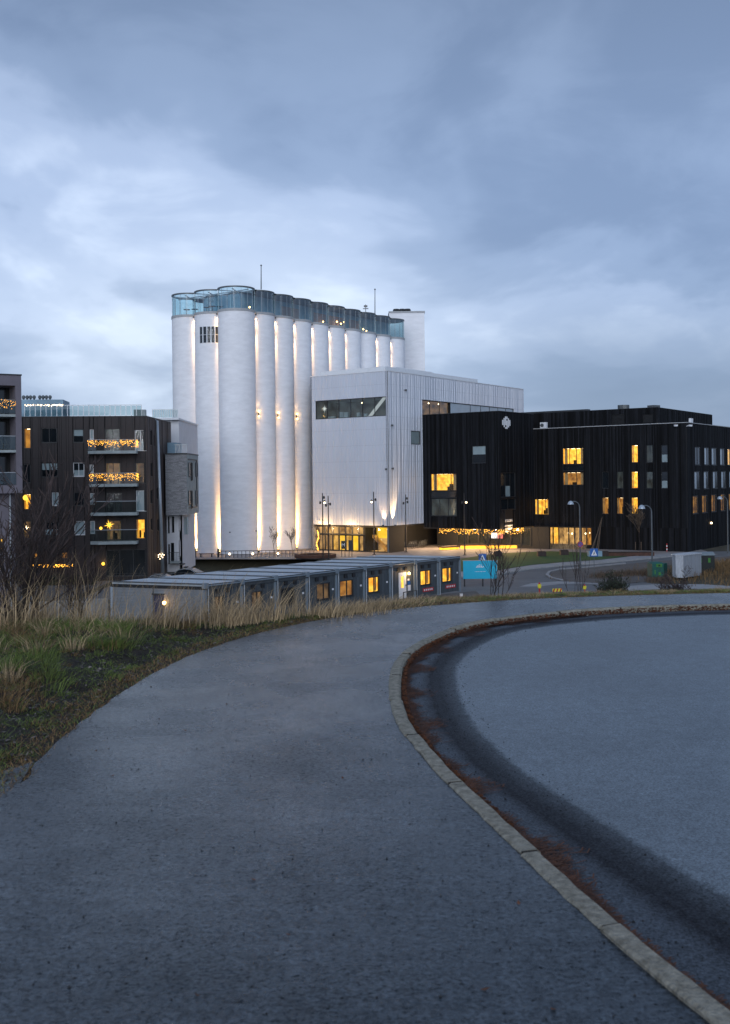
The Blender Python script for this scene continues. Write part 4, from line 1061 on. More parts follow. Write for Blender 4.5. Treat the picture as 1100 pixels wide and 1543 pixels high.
while a < LF: xs.append(a); a += .72
pcount = 0
for l, r, z0, z1 in cells(0, LF, PLAIN, ZBR, holes, xs, rowz):
    mb = MB(); o_ = rr.choice((.0, .008, .015)); ff.box(mb, l + .012, r - .012, z0 + .012, z1 - .012, -.04, o_)
    mb.build('facade_panel', 'corten_panel', brown); pcount += 1
mb = MB()
for l, r, z0, z1 in cells(0, LF, PLAIN, ZBR, holes, [], []): ff.box(mb, l, r, z0, z1, -.3, -.045)
mb.build('wall', 'dark_inside', brown)
for i, (rc, wv) in enumerate(zip(holes, W)):
    wdt = rc[1] - rc[0]; k = wv[4]
    window(ff, brown, rc, cols=3 if wdt > 3 else 2 if wdt > 1.1 else 1, kind=k, rec=.12, fw=.08, room=1.5, curt=k in ('room_amber', 'room_lit', 'room_dim'), frame='frame_pale' if k in ('glass_pale', 'half_low') and wdt < 1.4 else 'frame_dark')
hs_ = [fsd.rect(a, b, c, d) for a, b, c, d in ((226, 648, 229.5, 671), (226.5, 697, 230, 718), (226.5, 738, 230, 759), (227, 781, 230, 799), (236, 735, 238.5, 752), (237, 782, 239.5, 800), (231.5, 656, 233, 672))]
xs = []; a = 0
while a < 12.5: xs.append(a); a += rr.choice((.35, .45, .6))
for l, r, z0, z1 in cells(0, 12.5, PLAIN, ZBR, hs_, xs, []):
    mb = MB(); fsd.box(mb, l + .01, r - .01, z0, z1, -.04, rr.choice((0, .02, .06))); mb.build('side_board', 'brown_board', brown)
mb = MB()
for l, r, z0, z1 in cells(0, 12.5, PLAIN, ZBR, hs_, [], []): fsd.box(mb, l, r, z0, z1, -.3, -.045)
mb.build('wall', 'dark_inside', brown)
for rc in hs_: window(fsd, brown, rc, kind='glass_dark', rec=.12, fw=.06)
mb = MB(); b1 = ff.P(0, 0, -12.4); b2 = fsd.P(12.4, 0)
mb.prism([(q.x, q.y) for q in (ff.P(.3, 0, -.3), ff.P(LF - .3, 0, -.3), fsd.P(12.4, 0, -.3), b1)], ZBR - .4, ZBR - .1); mb.build('roof', 'dark_metal', brown)
mb = MB(); mb.prism([(q.x, q.y) for q in (b1, ff.P(0, 0), ff.P(.3, 0), b1 + fd * .3)], PLAIN, ZBR); mb.prism([(q.x, q.y) for q in (b2, b1, b1 + Vector((0, .3, 0)), b2 + Vector((0, .3, 0)))], PLAIN, ZBR); mb.build('rear_wall', 'dark_inside', brown)
mb = MB(); ff.box(mb, 0, LF + .05, ZBR, ZBR + .08, -.4, .06); fsd.box(mb, .05, 12.5, ZBR + .004, ZBR + .084, -.4, .06); mb.build('coping', 'dark_metal', brown)
# glass railing round the roof terrace
mb = MB(); gm = MB(); ra0, ra1 = ff.uv(36, 615)[0], ff.uv(213, 620)[0]; n_ = 22
for k in range(n_ + 1): a = ra0 + (ra1 - ra0) * k / n_; ff.box(mb, a - .03, a + .03, ZBR + .08, ZBR + 1.2, -.36, -.30)
ff.box(mb, ra0, ra1, ZBR + 1.2, ZBR + 1.26, -.37, -.29); o = mb.build('roof_railing', 'pale_metal', brown)
for k in range(n_):
    a = ra0 + (ra1 - ra0) * k / n_; b = ra0 + (ra1 - ra0) * (k + 1) / n_; gm = MB(); ff.box(gm, a + .05, b - .05, ZBR + .15, ZBR + 1.15, -.34, -.32); gm.build('glass_panel', 'glass_rail', o)
mb = MB(); a0, a1 = ff.uv(20, 610, -5)[0], ff.uv(95, 610, -5)[0]; ff.box(mb, a0, a1, ZBR - .1, ff.uv(94, 602, -5)[1], -9, -5); o = mb.build('lift_housing', 'slate_wall', brown)
zt_ = ff.uv(94, 602, -5)[1]
for px in (35.5, 41, 46, 51.5, 60, 65, 70, 75.5):
    a = ff.uv(px, 600, -6)[0]; q = ff.P(a, zt_, -6); mb = MB(); mb.cyl(q, .1, zt_ - .02, zt_ + .2, 8); mb.ball((q.x, q.y, zt_ + .34), .2, 8, 5, 1.1); mb.build('roof_vent', 'mid_metal', o)
mb = MB(); a = ff.uv(219, 625)[0]; ff.box(mb, LF - 1.3, LF - .1, ZBR + .08, ZBR + .75, -1.4, -.4); mb.build('roof_cabinet', 'slab', brown)
fairy('fairy_lights', 'thin string of fairy lights along the roof terrace railing of the brown block', None, [ff.P(ra0, ZBR + 1.3, -.3), ff.P(ff.uv(95, 612)[0], ZBR + 1.3, -.3)], .14, 60, .05, mt='bulb_white', seed=8)
# balconies
for bi, (ys, yr, xl, xr) in enumerate(((679, 662.5, 130, 206), (729, 713, 131, 206), (772.5, 755.5, 132, 206), (816, 798.5, 132, 205))):
    a0, a1 = ff.uv(xl, 720, 1.6)[0], ff.uv(xr, 720, 1.6)[0]; zt = ff.uv(170, ys, 1.6)[1]; zr = ff.uv(170, yr, 1.6)[1]
    mb = MB(); out = [ff.P(a0, 0, .05), ff.P(a0 + .1, 0, 1.0), ff.P(a0 + 1.0, 0, 1.6), ff.P(a1, 0, 1.6), ff.P(a1, 0, .05)]
    mb.prism([(q.x, q.y) for q in out], zt - .3, zt); bal = mb.build('balcony', 'slab', brown)
    mb = MB(); pts = out[0:]; 
    for a_, b_ in zip(pts, pts[1:]):
        mb.tube([(a_.x, a_.y, zr), (b_.x, b_.y, zr)], .035, 5)
    mb.build('handrail', 'pale_metal', bal)
    for a_, b_ in zip(pts, pts[1:]):
        n_ = max(1, round((b_ - a_).length / 1.3))
        for k in range(n_):
            p0 = a_ + (b_ - a_) * (k / n_ + .01); p1 = a_ + (b_ - a_) * ((k + 1) / n_ - .01)
            gm = MB(); gm.quad((p0.x, p0.y, zt + .04), (p1.x, p1.y, zt + .04), (p1.x, p1.y, zr - .06), (p0.x, p0.y, zr - .06)); gm.build('glass_panel', 'glass_rail', bal)
    if bi < 2:
        fairy('fairy_lights', ['thick band of yellow fairy lights on the topmost balcony of the brown block', 'thick band of yellow fairy lights on the balcony below the topmost one'][bi], 'fairy lights on the balconies', [(*out[1].to_2d(), zr - .05), (*out[2].to_2d(), zr - .05), (*out[3].to_2d(), zr - .05), (*out[4].to_2d(), zr - .05)], .75, 290, .030, seed=10 + bi)
# star lamps and windows lamps
def star(name, label, c, r, f, mt='lamp_glow'):
    t = thing(name, label, 'star lamp', c); mb = MB()
    for k in range(8):
        a = k * math.pi / 4 + .2; r_ = r if k % 2 == 0 else r * .7; o_ = Vector(c)
        up = Vector((0, 0, 1)); tip = o_ + f.d * (r_ * math.cos(a)) + up * (r_ * math.sin(a)); l = o_ + (f.d * math.cos(a + .6) + up * math.sin(a + .6)) * r * .22; rr_ = o_ + (f.d * math.cos(a - .6) + up * math.sin(a - .6)) * r * .22
        mb.add([tip, l, o_ + f.n * .1, rr_, o_ - f.n * .1], ((0, 1, 2), (0, 2, 3), (0, 4, 1), (0, 3, 4)))
    mb.build('paper_star', mt, t); return t
emat('star_yellow', (1, .55, .05), 1.6)
a, z = ff.uv(164.5, 791, .25); star('star_lamp', 'eight pointed yellow paper star shining over the lowest balcony', ff.P(a, z, .25), .55, ff, 'star_yellow')
a, z = ff.uv(40, 795.5, .2); star('star_lamp', 'small white star lamp glowing behind the bare shrub', ff.P(a, z, .2), .28, ff, 'bulb_white')
for px, py, r_, lab in ((38.5, 750, .28, 'round yellow globe lamp in the brown block window behind the shrub'), (152, 796, .16, 'small domed lamp on the lowest balcony of the brown block'), (155.5, 849.5, .18, 'cone shaped wall lamp beside the ground floor shop window')):
    a, z = ff.uv(px, py, .15); t = thing('wall_lamp', lab, 'lamp', ff.P(a, z, .15)); mb = MB(); mb.ball(ff.P(a, z, .15), r_, 8, 6); mb.build('globe', 'star_yellow', t); mb = MB(); mb.tube([ff.P(a, z + r_, .02), ff.P(a, z + r_, .15)], .03, 5); mb.build('bracket', 'dark_metal', t)
q = ff.P(ff.uv(155.5, 862, .3)[0], PLAIN, .3); point(brown, (q.x, q.y, PLAIN + 1.8), 30)
fairy('fairy_lights', 'low double string of fairy lights on a hedge rail behind the bare shrub', None, [ff.P(ff.uv(50, 851, 1.5)[0], ff.uv(50, 851, 1.5)[1], 1.5), ff.P(ff.uv(110, 850, 1.5)[0], ff.uv(110, 850, 1.5)[1], 1.5)], .35, 130, .045, mt='bulb', seed=31)

# ================================================================== MAUVE BLOCK AT THE LEFT EDGE
H1 = aty(33.5, 700, 85); H1.z = 0; hd = Vector((.87, .49, 0)).normalized()
mauve = thing('mauve_apartment_block', 'mauve grey rendered apartment block with recessed balconies at left', 'apartment block', (H1.x, H1.y, PLAIN))
fm = Fac(H1 - hd * 12, hd, 12.); ZM0, ZM1 = fm.uv(33, 743)[1], fm.uv(33, 566)[1]
op0 = fm.uv(-90, 650)[0]; op1 = fm.uv(24, 650)[0]; zo0, zo1 = fm.uv(20, 731)[1], fm.uv(20, 581)[1]
mb = MB(); fm.box(mb, 0, op0, ZM0, ZM1, -2.4, 0); fm.box(mb, op1, 12, ZM0, ZM1, -2.4, 0); fm.box(mb, op0, op1, ZM0, zo0, -2.4, 0); fm.box(mb, op0, op1, zo1, ZM1, -2.4, 0); mb.build('balcony_frame', 'mauve_render', mauve)
mb = MB(); fm.box(mb, 0, 12, ZM0 + .02, ZM1 - .02, -9, -2.4); mb.build('wall', 'dark_inside', mauve)
mb = MB(); fm.box(mb, -.05, 12.05, ZM1, ZM1 + .1, -9, .05); mb.build('coping', 'dark_metal', mauve)
for i, (ys, yr) in enumerate(((624, 602), (678, 656.5), (731, 711.5))):
    zt = fm.uv(15, ys)[1]; zr = fm.uv(15, yr, -.1)[1]
    if i < 2: mb = MB(); fm.box(mb, op0, op1, zt - .2, zt, -2.35, -.05); mb.build('balcony', 'slab', mauve)
    mb = MB(); fm.box(mb, op0, op1, zr - .05, zr, -.16, -.08); h_ = mb.build('handrail', 'pale_metal', mauve)
    for k in range(6):
        p0 = op0 + (op1 - op0) * (k + .02) / 6; p1 = op0 + (op1 - op0) * (k + .98) / 6; gm = MB(); fm.box(gm, p0, p1, zt + .05, zr - .07, -.13, -.11); gm.build('glass_panel', 'glass_rail', h_)
    if i == 0: fairy('fairy_lights', 'fairy lights on the top recessed balcony of the mauve block', None, [fm.P(op0, zr, 0), fm.P(op1, zr, 0)], .75, 240, .022, seed=41)
for i, zz in enumerate((zo0, zo0 + 2.85, zo0 + 5.7)):
    mb = MB(); fm.box(mb, op1 - 2.2, op1 - .3, zz + .1, zz + 2.3, -2.39, -2.33); mb.build('balcony_door', 'glass_dark', mauve)
fm2 = Fac(fm.P(0, 0, -1.0), hd, 11.6)
w1 = fm2.rect(-20, 811, 5, 832)
mb = MB()
for l, r, z0, z1 in cells(0, 11.6, PLAIN, ZM0, [w1], [], []): fm2.box(mb, l, r, z0, z1, -.3, 0)
mb.build('lower_wall', 'mauve_render', mauve)
window(fm2, mauve, w1, cols=2, kind='room_lit', rec=.1, fw=.07)
mb = MB(); q = fm2.P(11.2, 0, .1); mb.cyl(q, .07, PLAIN, ZM0, 8); mb.build('downpipe', 'pale_metal', mauve)
mb = MB(); mb.prism([(q.x, q.y) for q in (fm2.P(11.6, 0), fm2.P(11.6, 0, -8), fm2.P(11.3, 0, -8), fm2.P(11.3, 0, 0))], PLAIN, ZM0); mb.build('side_wall', 'mauve_render', mauve)
# chair on the middle balcony
q = fm.P(fm.uv(8, 672, -.8)[0], fm.uv(8, 678)[1], -.8); ch = thing('folding_chair', 'wooden folding chair on the middle balcony of the mauve block', 'chair', q)
mb = MB(); mb.cbox((q.x, q.y, q.z + .45), .42, .4, .05); mb.build('seat', 'twig_pale', ch)
for s_ in (-.18, .18): mb = MB(); mb.tube([(q.x + s_ + .15, q.y, q.z), (q.x + s_ - .2, q.y, q.z + .9)], .025, 4); mb.tube([(q.x + s_ - .2, q.y, q.z), (q.x + s_ + .15, q.y, q.z + .45)], .025, 4); mb.build('leg', 'twig_pale', ch)

# ================================================================== WHITE APARTMENTS WITH BRICK BAY
E0 = aty(249, 700, 118); E0.z = 0
white = thing('white_apartment_block', 'white rendered block with projecting pale brick bay beside the silos', 'apartment block', (E0.x, E0.y, PLAIN))
fw_ = Fac((E0.x, E0.y), (1, 0, 0), aty(281.5, 700, 118).x - E0.x); z0, z1 = aty(270, 776, 118).z, aty(270, 684.5, 118).z
# brick courses: every brick a joined piece too small to pick out
mb = MB(); h_ = .12; zz = z0; k = 0; rr = random.Random(3)
while zz < z1 - .01:
    x = 0 if k % 2 else -.2
    while x < fw_.len:
        a, b = max(0, x), min(fw_.len, x + .42)
        if b - a > .03: fw_.box(mb, a + .006, b - .006, zz + .006, min(z1, zz + h_) - .006, -.1, rr.choice((0, .006, .015)))
        x += .42
    zz += h_; k += 1
o = mb.build('brickwork', 'pale_brick', white); o['kind'] = 'stuff'
mb = MB(); mb.box(E0.x + .02, E0.x + fw_.len - .03, E0.y + .1, E0.y + 8, z0 + .01, z1 - .01); mb.build('bay', 'white_render', white)
fbs = Fac(fw_.P(fw_.len, 0), (0, 1, 0), 8.)
mb = MB(); fbs.box(mb, .12, 8, z0 + .012, z1 - .012, -.02, .02); mb.build('bay_side', 'slab', white)
mb = MB(); mb.box(E0.x - .05, E0.x + fw_.len + .06, E0.y - .08, E0.y + 8.1, z1, z1 + .14); mb.build('coping', 'dark_metal', white)
mb = MB(); a0, a1, q0, q1 = fbs.rect(283.5, 692, 296, 765)
for b_ in ((a0, a1, q1 - .1, q1), (a0, a1, q0, q0 + .1), (a1 - .25, a1, q0 + .1, q1 - .1)): fbs.box(mb, *b_, .02, .1)
mb.build('bay_frame', 'frame_dark', white)
for y0_ in (694, 736):
    for x0, x1, dy in ((283.5, 286, 24), (287, 288.5, 30), (294, 296, 24)): rc = fbs.rect(x0, y0_ + 3, x1, y0_ + dy); window(fbs, white, rc, kind='glass_dark', rec=-.12, fw=.05)
# body under and behind the bay
q1 = aty(274.5, 800, 119.6); fwb = Fac((E0.x - 5, 119.6), (1, 0, 0), q1.x - E0.x + 5); zt = z0
hw = [fwb.rect(*r_) for r_ in ((253, 778, 255.5, 803), (259, 778, 262.5, 802), (269.5, 777, 272, 800), (253.5, 820, 256, 849), (257.5, 818, 262.5, 848), (269.5, 814, 272, 838))]
hw = [(a, b, c, min(d, zt - .05)) for a, b, c, d in hw]
mb = MB()
for l, r, a, b in cells(0, fwb.len, PLAIN, zt, hw, [], []): fwb.box(mb, l, r, a, b, -.3, 0)
mb.build('wall', 'white_render', white)
for rc in hw: window(fwb, white, rc, kind='glass_dark', rec=.12, fw=.05)
mb = MB(); fbd = Fac(fwb.P(fwb.len, 0), (0, 1, 0), 9); fbd.box(mb, 0, 9, PLAIN, zt, -.3, -.001); mb.build('side_wall', 'white_render', white)
u0, u1 = aty(242, 640, 126), aty(269.5, 633, 126)
mb = MB(); mb.box(u0.x, u1.x, 126, 140, z1 - 1, u1.z); mb.build('upper_storey', 'white_render', white)
mb = MB(); mb.box(u0.x - .9, u1.x + .1, 125.2, 140, u1.z, u1.z + .22); mb.build('roof', 'white_metal', white)
mb = MB(); zr = u1.z + .22
for k in range(15): x = u0.x - .8 + (u1.x - u0.x + .8) * k / 14; mb.box(x - .03, x + .03, 125.3, 125.36, zr, zr + 1.0)
mb.box(u0.x - .8, u1.x, 125.29, 125.37, zr + 1.0, zr + 1.06); o = mb.build('terrace_railing', 'pale_metal', white)
gm = MB(); gm.box(u0.x - .8, u1.x, 125.32, 125.34, zr + .06, zr + .97); gm.build('glass_panel', 'glass_rail', o)
p0, p1 = aty(249.5, 667, 120.5), aty(266, 683, 120.5); mb = MB(); mb.box(p0.x, p1.x, 120.5, 124, z1 + .14, p0.z); mb.build('terrace_screen', 'slate_wall', white)
mb = MB()
for k in range(9): x = p1.x + .15 + 1.25 * k / 8; mb.box(x - .025, x + .025, 119, 119.05, z1 + .14, z1 + 1.1)
mb.box(p1.x, p1.x + 1.45, 118.99, 119.06, z1 + 1.1, z1 + 1.15); mb.build('terrace_railing', 'pale_metal', white)
q = aty(277.5, 798, 121); mb = MB(); mb.box(q.x - .25, q.x + .35, 121, 122, q.z - .55, q.z + 1.4); mb.build('balcony_glass', 'glass_rail', white)
q = aty(264, 846, 118.6); mb = MB(); mb.box(q.x - .6, q.x + .5, 118.4, 119.55, q.z - .2, q.z); o = mb.build('balcony', 'slab', white)
mb = MB()
for k in range(8): x = q.x - .6 + 1.1 * k / 7; mb.box(x - .015, x + .015, 118.42, 118.45, q.z, q.z + 1.)
mb.box(q.x - .6, q.x + .5, 118.41, 118.46, q.z + 1., q.z + 1.05); mb.build('handrail', 'dark_metal', o)
mb = MB()
for k in range(6): s0 = q + Vector((.6 + .35 * k, -.3, -.25 - .35 * k)); mb.box(s0.x, s0.x + .4, 118.2, 119.3, s0.z - .12, s0.z)
o = mb.build('outdoor_stair', 'dark_metal', white)

# ================================================================== RETAINING WALL AND TERRACE RAIL BELOW THE SILOS
w0, w1_, w2 = aty(270, 843.5, 138.8), aty(335, 842.5, 138.8), aty(480, 846, 138.8)
rw = thing('retaining_wall', 'grey concrete retaining wall in front of the floodlit silos', 'wall', (w0.x, 138.8, PLAIN - 1.4))
npan = 9
for k in range(npan):
    xa = w0.x + (w2.x - w0.x) * k / npan; xb = w0.x + (w2.x - w0.x) * (k + 1) / npan; mb = MB(); mb.box(xa + .01, xb - .01, 138.7, 139.1, PLAIN - 1.5, PLAIN + .12); mb.build('wall_panel', 'concrete', rw)
rl = thing('guard_rail', 'long black guard rail with small lamps on top of the retaining wall', 'railing', (w1_.x, 138.9, PLAIN + .12))
mb = MB()
for k in range(25): x = w1_.x - .6 + (w2.x - w1_.x) * k / 24; mb.box(x - .03, x + .03, 138.87, 138.93, PLAIN + .12, PLAIN + 1.0)
mb.build('post', 'black_paint', rl)
mb = MB(); mb.box(w1_.x - .7, w2.x, 138.86, 138.94, PLAIN + .95, PLAIN + 1.03); mb.box(w1_.x - .7, w2.x, 138.88, 138.92, PLAIN + .5, PLAIN + .56); mb.build('handrail', 'black_paint', rl)
mb = MB()
for px in (346, 381, 419): q = aty(px, 847, 138.6); mb.ball((q.x, 138.6, PLAIN + .62), .14, 8, 5)
mb.build('rail_lamp', 'bulb_white', rl)
f0, f1 = aty(275, 862, 112), aty(400, 857, 112)
st_f = thing('street_fence', 'low dark wire fence between parked car and silo wall', 'fence', (aty(205, 860, 104).x, 104, PLAIN))
xa, xb = aty(172, 860, 104).x, aty(372, 860, 104).x
mb = MB()
for k in range(14): x = xa + (xb - xa) * k / 13; mb.box(x - .03, x + .03, 104, 104.06, PLAIN, PLAIN + 1.25)
mb.build('post', 'black_paint', st_f)
mb = MB()
for z in (.3, .6, .9, 1.2): mb.box(xa, xb, 104.02, 104.04, PLAIN + z, PLAIN + z + .035)
mb.build('wire', 'black_paint', st_f)

# ================================================================== SITE CABINS
CB, CH = -7.9, 2.95
n0, n1 = aty(308.5, 884, 67.6), aty(692, 840.5, 89.5)
side_v = Vector((-6.55, 2.7, 0))
row = Vector((n1.x - n0.x, n1.y - n0.y, 0)); mlen = row.length / 9; rd = row.normalized()
mb = MB(); c_ = n0 + side_v; mb.quad((n0.x - 9, n0.y - 4, PLAIN + .02), (n1.x + 2, n1.y - 4, PLAIN + .02), (n1.x + 2, n1.y + 6, PLAIN + .02), (n0.x - 9, n0.y + 6, PLAIN + .02)); structure('gravel_yard', mb, 'dirt')
labs = ['nearest grey site cabin of the row with blue end door and lamp', 'grey site cabin second nearest in the row with brown window', 'grey site cabin third nearest in the row with dark two pane window', 'grey site cabin fourth in the row with brown blinds in its window', 'grey site cabin fifth in the row with reddish window half drawn', 'grey site cabin with lit yellow window left of the white door cabin', 'grey site cabin with white door and lit porch lamp', 'grey site cabin with lit window just right of the white door cabin', 'last grey site cabin of the row with lit window beside turquoise sign']
winu = [(.26, .52), (.30, .62), (.18, .62), (.34, .80), (.14, .62), (.18, .60), None, (.26, .72), (.22, .66)]
wk = ['room_dim', 'room_dim', 'glass_dark', 'room_dim', 'room_amber', 'room_lit', None, 'room_lit', 'room_lit']
for i in range(9):
    a = n0 + rd * (mlen * i); a.z = 0; f = Fac(a, rd, mlen); t = thing('site_cabin', labs[i], 'site cabin', (a.x, a.y, CB), 'site cabins in the row'); zt = CB + CH
    sd_ = side_v
    holes = []
    if winu[i]: holes = [(mlen * winu[i][0], mlen * winu[i][1], CB + .95, CB + 2.15)]
    else: holes = [(mlen * .36, mlen * .66, CB + .15, CB + 2.2)]
    mb = MB()
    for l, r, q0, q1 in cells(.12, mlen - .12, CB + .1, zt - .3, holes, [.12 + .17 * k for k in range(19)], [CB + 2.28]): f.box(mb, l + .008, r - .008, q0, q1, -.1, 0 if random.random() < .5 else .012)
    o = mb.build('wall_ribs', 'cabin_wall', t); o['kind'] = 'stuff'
    mb = MB()
    for l, r, q0, q1 in cells(.12, mlen - .12, CB + .1, zt - .3, holes, [], []): f.box(mb, l, r, q0, q1, -.2, -.11)
    mb.build('wall', 'dark_inside', t)
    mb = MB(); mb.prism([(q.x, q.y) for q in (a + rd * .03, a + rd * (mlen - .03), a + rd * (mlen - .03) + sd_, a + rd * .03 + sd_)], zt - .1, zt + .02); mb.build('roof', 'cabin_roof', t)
    mb = MB(); mb.prism([(q.x, q.y) for q in (a - rd * .07, a + rd * .1, a + rd * .1 + sd_, a - rd * .07 + sd_)], zt + .022, zt + .085); mb.build('roof_seam', 'seam', t)
    mb = MB(); f.box(mb, 0, mlen, zt - .3, zt + .04, .005, .09); mb.build('fascia', 'seam', t)
    mb = MB(); mb.tube([f.P(.1, zt - .06, .15), f.P(mlen - .1, zt - .06, .15)], .05, 6); mb.build('gutter', 'cabin_post', t)
    mb = MB(); f.box(mb, -.1, .1, CB, zt - .31, -.15, .08); mb.build('corner_post', 'cabin_post', t)
    mb = MB(); f.box(mb, -.16, .16, zt - .22, zt + .13, -.1, .2); mb.build('post_cap', 'cabin_post', t)
    mb = MB(); q = f.P(.2, 0, .11); mb.cyl(q, .035, CB, zt - .25, 6); mb.build('downpipe', 'galv', t)
    if i == 8:
        mb = MB(); f.box(mb, mlen - .1, mlen + .1, CB, zt - .31, -.15, .08); mb.build('corner_post', 'cabin_post', t)
        e = Fac(f.P(mlen, 0), sd_, sd_.length); mb = MB(); e.box(mb, .2, sd_.length, CB + .1, zt - .1, -.1, 0); mb.build('end_wall', 'cabin_wall', t)
    for u in (.33, .62):
        mb = MB(); f.box(mb, mlen * u - .15, mlen * u + .15, CB + 2.33, CB + 2.6, .0, .1); v_ = mb.build('wall_vent', 'black_paint', t)
    if winu[i]:
        k = wk[i]; window(f, t, holes[0], cols=2, kind=k, rec=.05, fw=.07, room=1.2, curt=k in ('room_lit',), colx=[.55])
        mb = MB(); f.box(mb, mlen * .86, mlen * .92, CB + 1.55, CB + 1.68, .012, .03); mb.build('number_plate', 'white_paint', t)
    else:
        a0, a1, q0, q1 = holes[0]; mb = MB()
        zA, zB_ = q0 + .85, q1 - .3; bA, bB = a0 + (a1 - a0) * .28, a0 + (a1 - a0) * .70
        for l, r, u, v_ in cells(a0, a1, q0, q1, [(bA, bB, zA, zB_)], [], []): f.box(mb, l, r, u, v_, -.08, .02)
        d_ = mb.build('door', 'white_paint', t)
        mb = MB(); f.box(mb, bA, bB, zA, zB_, -.06, -.04); mb.build('door_pane', 'room_lit', d_)
        mb = MB(); f.box(mb, a1 - .13, a1 - .05, q0 + 1.0, q0 + 1.06, .02, .08); mb.build('handle', 'dark_metal', d_)
        q = f.P(a1 + .22, q1 - .12, .14); mb = MB(); mb.ball(q, .11, 8, 5); l_ = mb.build('porch_lamp', 'lamp_glow', t); point(l_, q + f.n * .25, 28)
        mb = MB(); f.box(mb, a1 + .16, a1 + .4, q0 + 1.35, q0 + 1.5, .015, .03); f.box(mb, a1 + .18, a1 + .55, q0 + .55, q0 + 1.0, .015, .03); mb.build('notice', 'white_paint', t)
        mb = MB(); f.box(mb, a1 + .18, a1 + .5, q0 + 1.02, q0 + 1.3, .015, .03); mb.build('notice', 'sign_blue', t)
        mb = MB(); f.box(mb, a0 - .5, a1 + .3, CB + .75, CB + .8, .8, .85); f.box(mb, a0 - .5, a0 - .44, CB - .5, CB + .75, .8, .85); f.box(mb, a1 + .24, a1 + .3, CB - .5, CB + .75, .8, .85); mb.build('handrail', 'dark_metal', t)
    if i in (7, 8):
        mb = MB(); f.box(mb, mlen * .35, mlen * .8, CB + .42, CB + .72, .02, .04); b_ = mb.build('notice_board', 'sign_red', t)
        for k in range(5): mb = MB(); f.box(mb, mlen * (.39 + .08 * k), mlen * (.43 + .08 * k), CB + .5, CB + .64, .04, .05); mb.build('board_print', 'white_paint', b_)
    if i == 0:
        e = Fac(a + sd_, -sd_, sd_.length); EL = sd_.length
        da, dz0 = e.uv(231, 900)[0], CB + .1; db = e.uv(247, 900)[0]; dz1 = e.uv(240, 896)[1]
        zz = CB + .1; kk = 0
        while zz < zt - .32:
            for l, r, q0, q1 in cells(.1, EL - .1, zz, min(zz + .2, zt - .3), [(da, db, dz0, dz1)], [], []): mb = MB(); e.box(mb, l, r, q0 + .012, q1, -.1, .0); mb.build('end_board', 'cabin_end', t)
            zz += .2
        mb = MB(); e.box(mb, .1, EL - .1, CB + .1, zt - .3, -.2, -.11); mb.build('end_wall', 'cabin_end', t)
        mb = MB(); e.box(mb, 0, EL, zt - .31, zt - .1, -.1, .03); mb.build('end_fascia', 'black_paint', t)
        mb = MB(); e.box(mb, -.08, .1, CB, zt - .31, -.15, .05); mb.build('corner_post', 'galv', t)
        mb = MB(); e.box(mb, da + .02, db - .02, dz0, dz1 - .02, -.09, -.03); d_ = mb.build('end_door', 'blue_door', t)
        mb = MB(); e.box(mb, da - .05, db + .05, dz1, dz1 + .07, -.02, .12); mb.build('door_hood', 'dark_metal', t)
        qa, qz = e.uv(247.5, 908.5, .15); q = e.P(qa, qz, .15); mb = MB(); mb.ball(q, .12, 8, 5); l_ = mb.build('door_lamp', 'lamp_glow', t); point(l_, q + e.n * .3, 9, (1, .5, .15))
        mb = MB(); e.box(mb, EL * .45, EL * .46, CB + .1, zt - .31, .003, .02); mb.build('panel_joint', 'seam', t)

# low concrete wall left of the cabins
q0, q1 = aty(40, 905, 74), aty(163, 887, 76)
lw = thing('low_wall', 'low grey concrete wall left of the nearest site cabin', 'wall', (q0.x, 74, PLAIN)); f = Fac(q0, q1 - q0, (Vector((q1.x - q0.x, q1.y - q0.y, 0))).length)
for k in range(6): mb = MB(); f.box(mb, f.len * k / 6 + .01, f.len * (k + 1) / 6 - .01, PLAIN - 2, -6.65 + .1 * (k % 2) * 0, -.3, 0); mb.build('wall_panel', 'concrete', lw)

# ================================================================== STREET FURNITURE
def lamp_curved(label, px, ybase, ytop, side, group='curved street lamps by the black building'):
    b = onz(px, ybase, PLAIN); top = aty(px, ytop, b.y).z - PLAIN
    t = thing('street_lamp', label, 'street lamp', (0, 0, 0), group)
    mb = MB(); pts = [(0, 0, 0), (0, 0, top - .75)] + [(side * .6 * (1 - math.cos(a)), 0, top - .75 + .65 * math.sin(a)) for a in (R(25), R(50), R(75), R(95), R(115))]
    mb.tube(pts, [.085, .07, .055, .05, .05, .045, .045], 8); mb.cyl((0, 0), .13, 0, .5, 10); mb.build('pole', 'lamp_metal', t)
    hx, hz_ = pts[-1][0], pts[-1][2]; mb = MB(); n = 14; prof = ((.06, .12), (.16, .08), (.27, -.04), (.34, -.2), (.35, -.26)); vs = []
    for r_, z in prof: vs += [(hx + side * .12 + r_ * math.cos(2 * math.pi * k / n), r_ * math.sin(2 * math.pi * k / n), hz_ + z) for k in range(n)]
    fs_ = [tuple(range(n))] + [(q * n + k, (q + 1) * n + k, (q + 1) * n + (k + 1) % n, q * n + (k + 1) % n) for q in range(4) for k in range(n)]
    mb.add(vs, fs_); mb.build('lamp_shade', 'galv', t, smooth=True)
    mb = MB(); mb.cyl((hx + side * .12, 0), .33, hz_ - .25, hz_ - .235, 14); mb.build('diffuser', 'glass_sky', t)
    t.location = b; return t
lamp_curved('curved street lamp with round no stopping sign on its pole', 874.5, 857.5, 754, -1)
lamp_curved('curved street lamp standing behind the green recycling bin', 983, 870, 760, -1)
lamp_curved('curved street lamp at the far right beside the dry bank', 1097, 834, 747, -1)
plabs = ['tall spotlight pole nearest the silos at the glazed entrance', 'tall spotlight pole second from the silos with a lower lamp', 'tall spotlight pole in front of the ribbed metal wall', 'tall spotlight pole in front of the dark recess with bicycles', 'tall spotlight pole in front of the black building overhang']
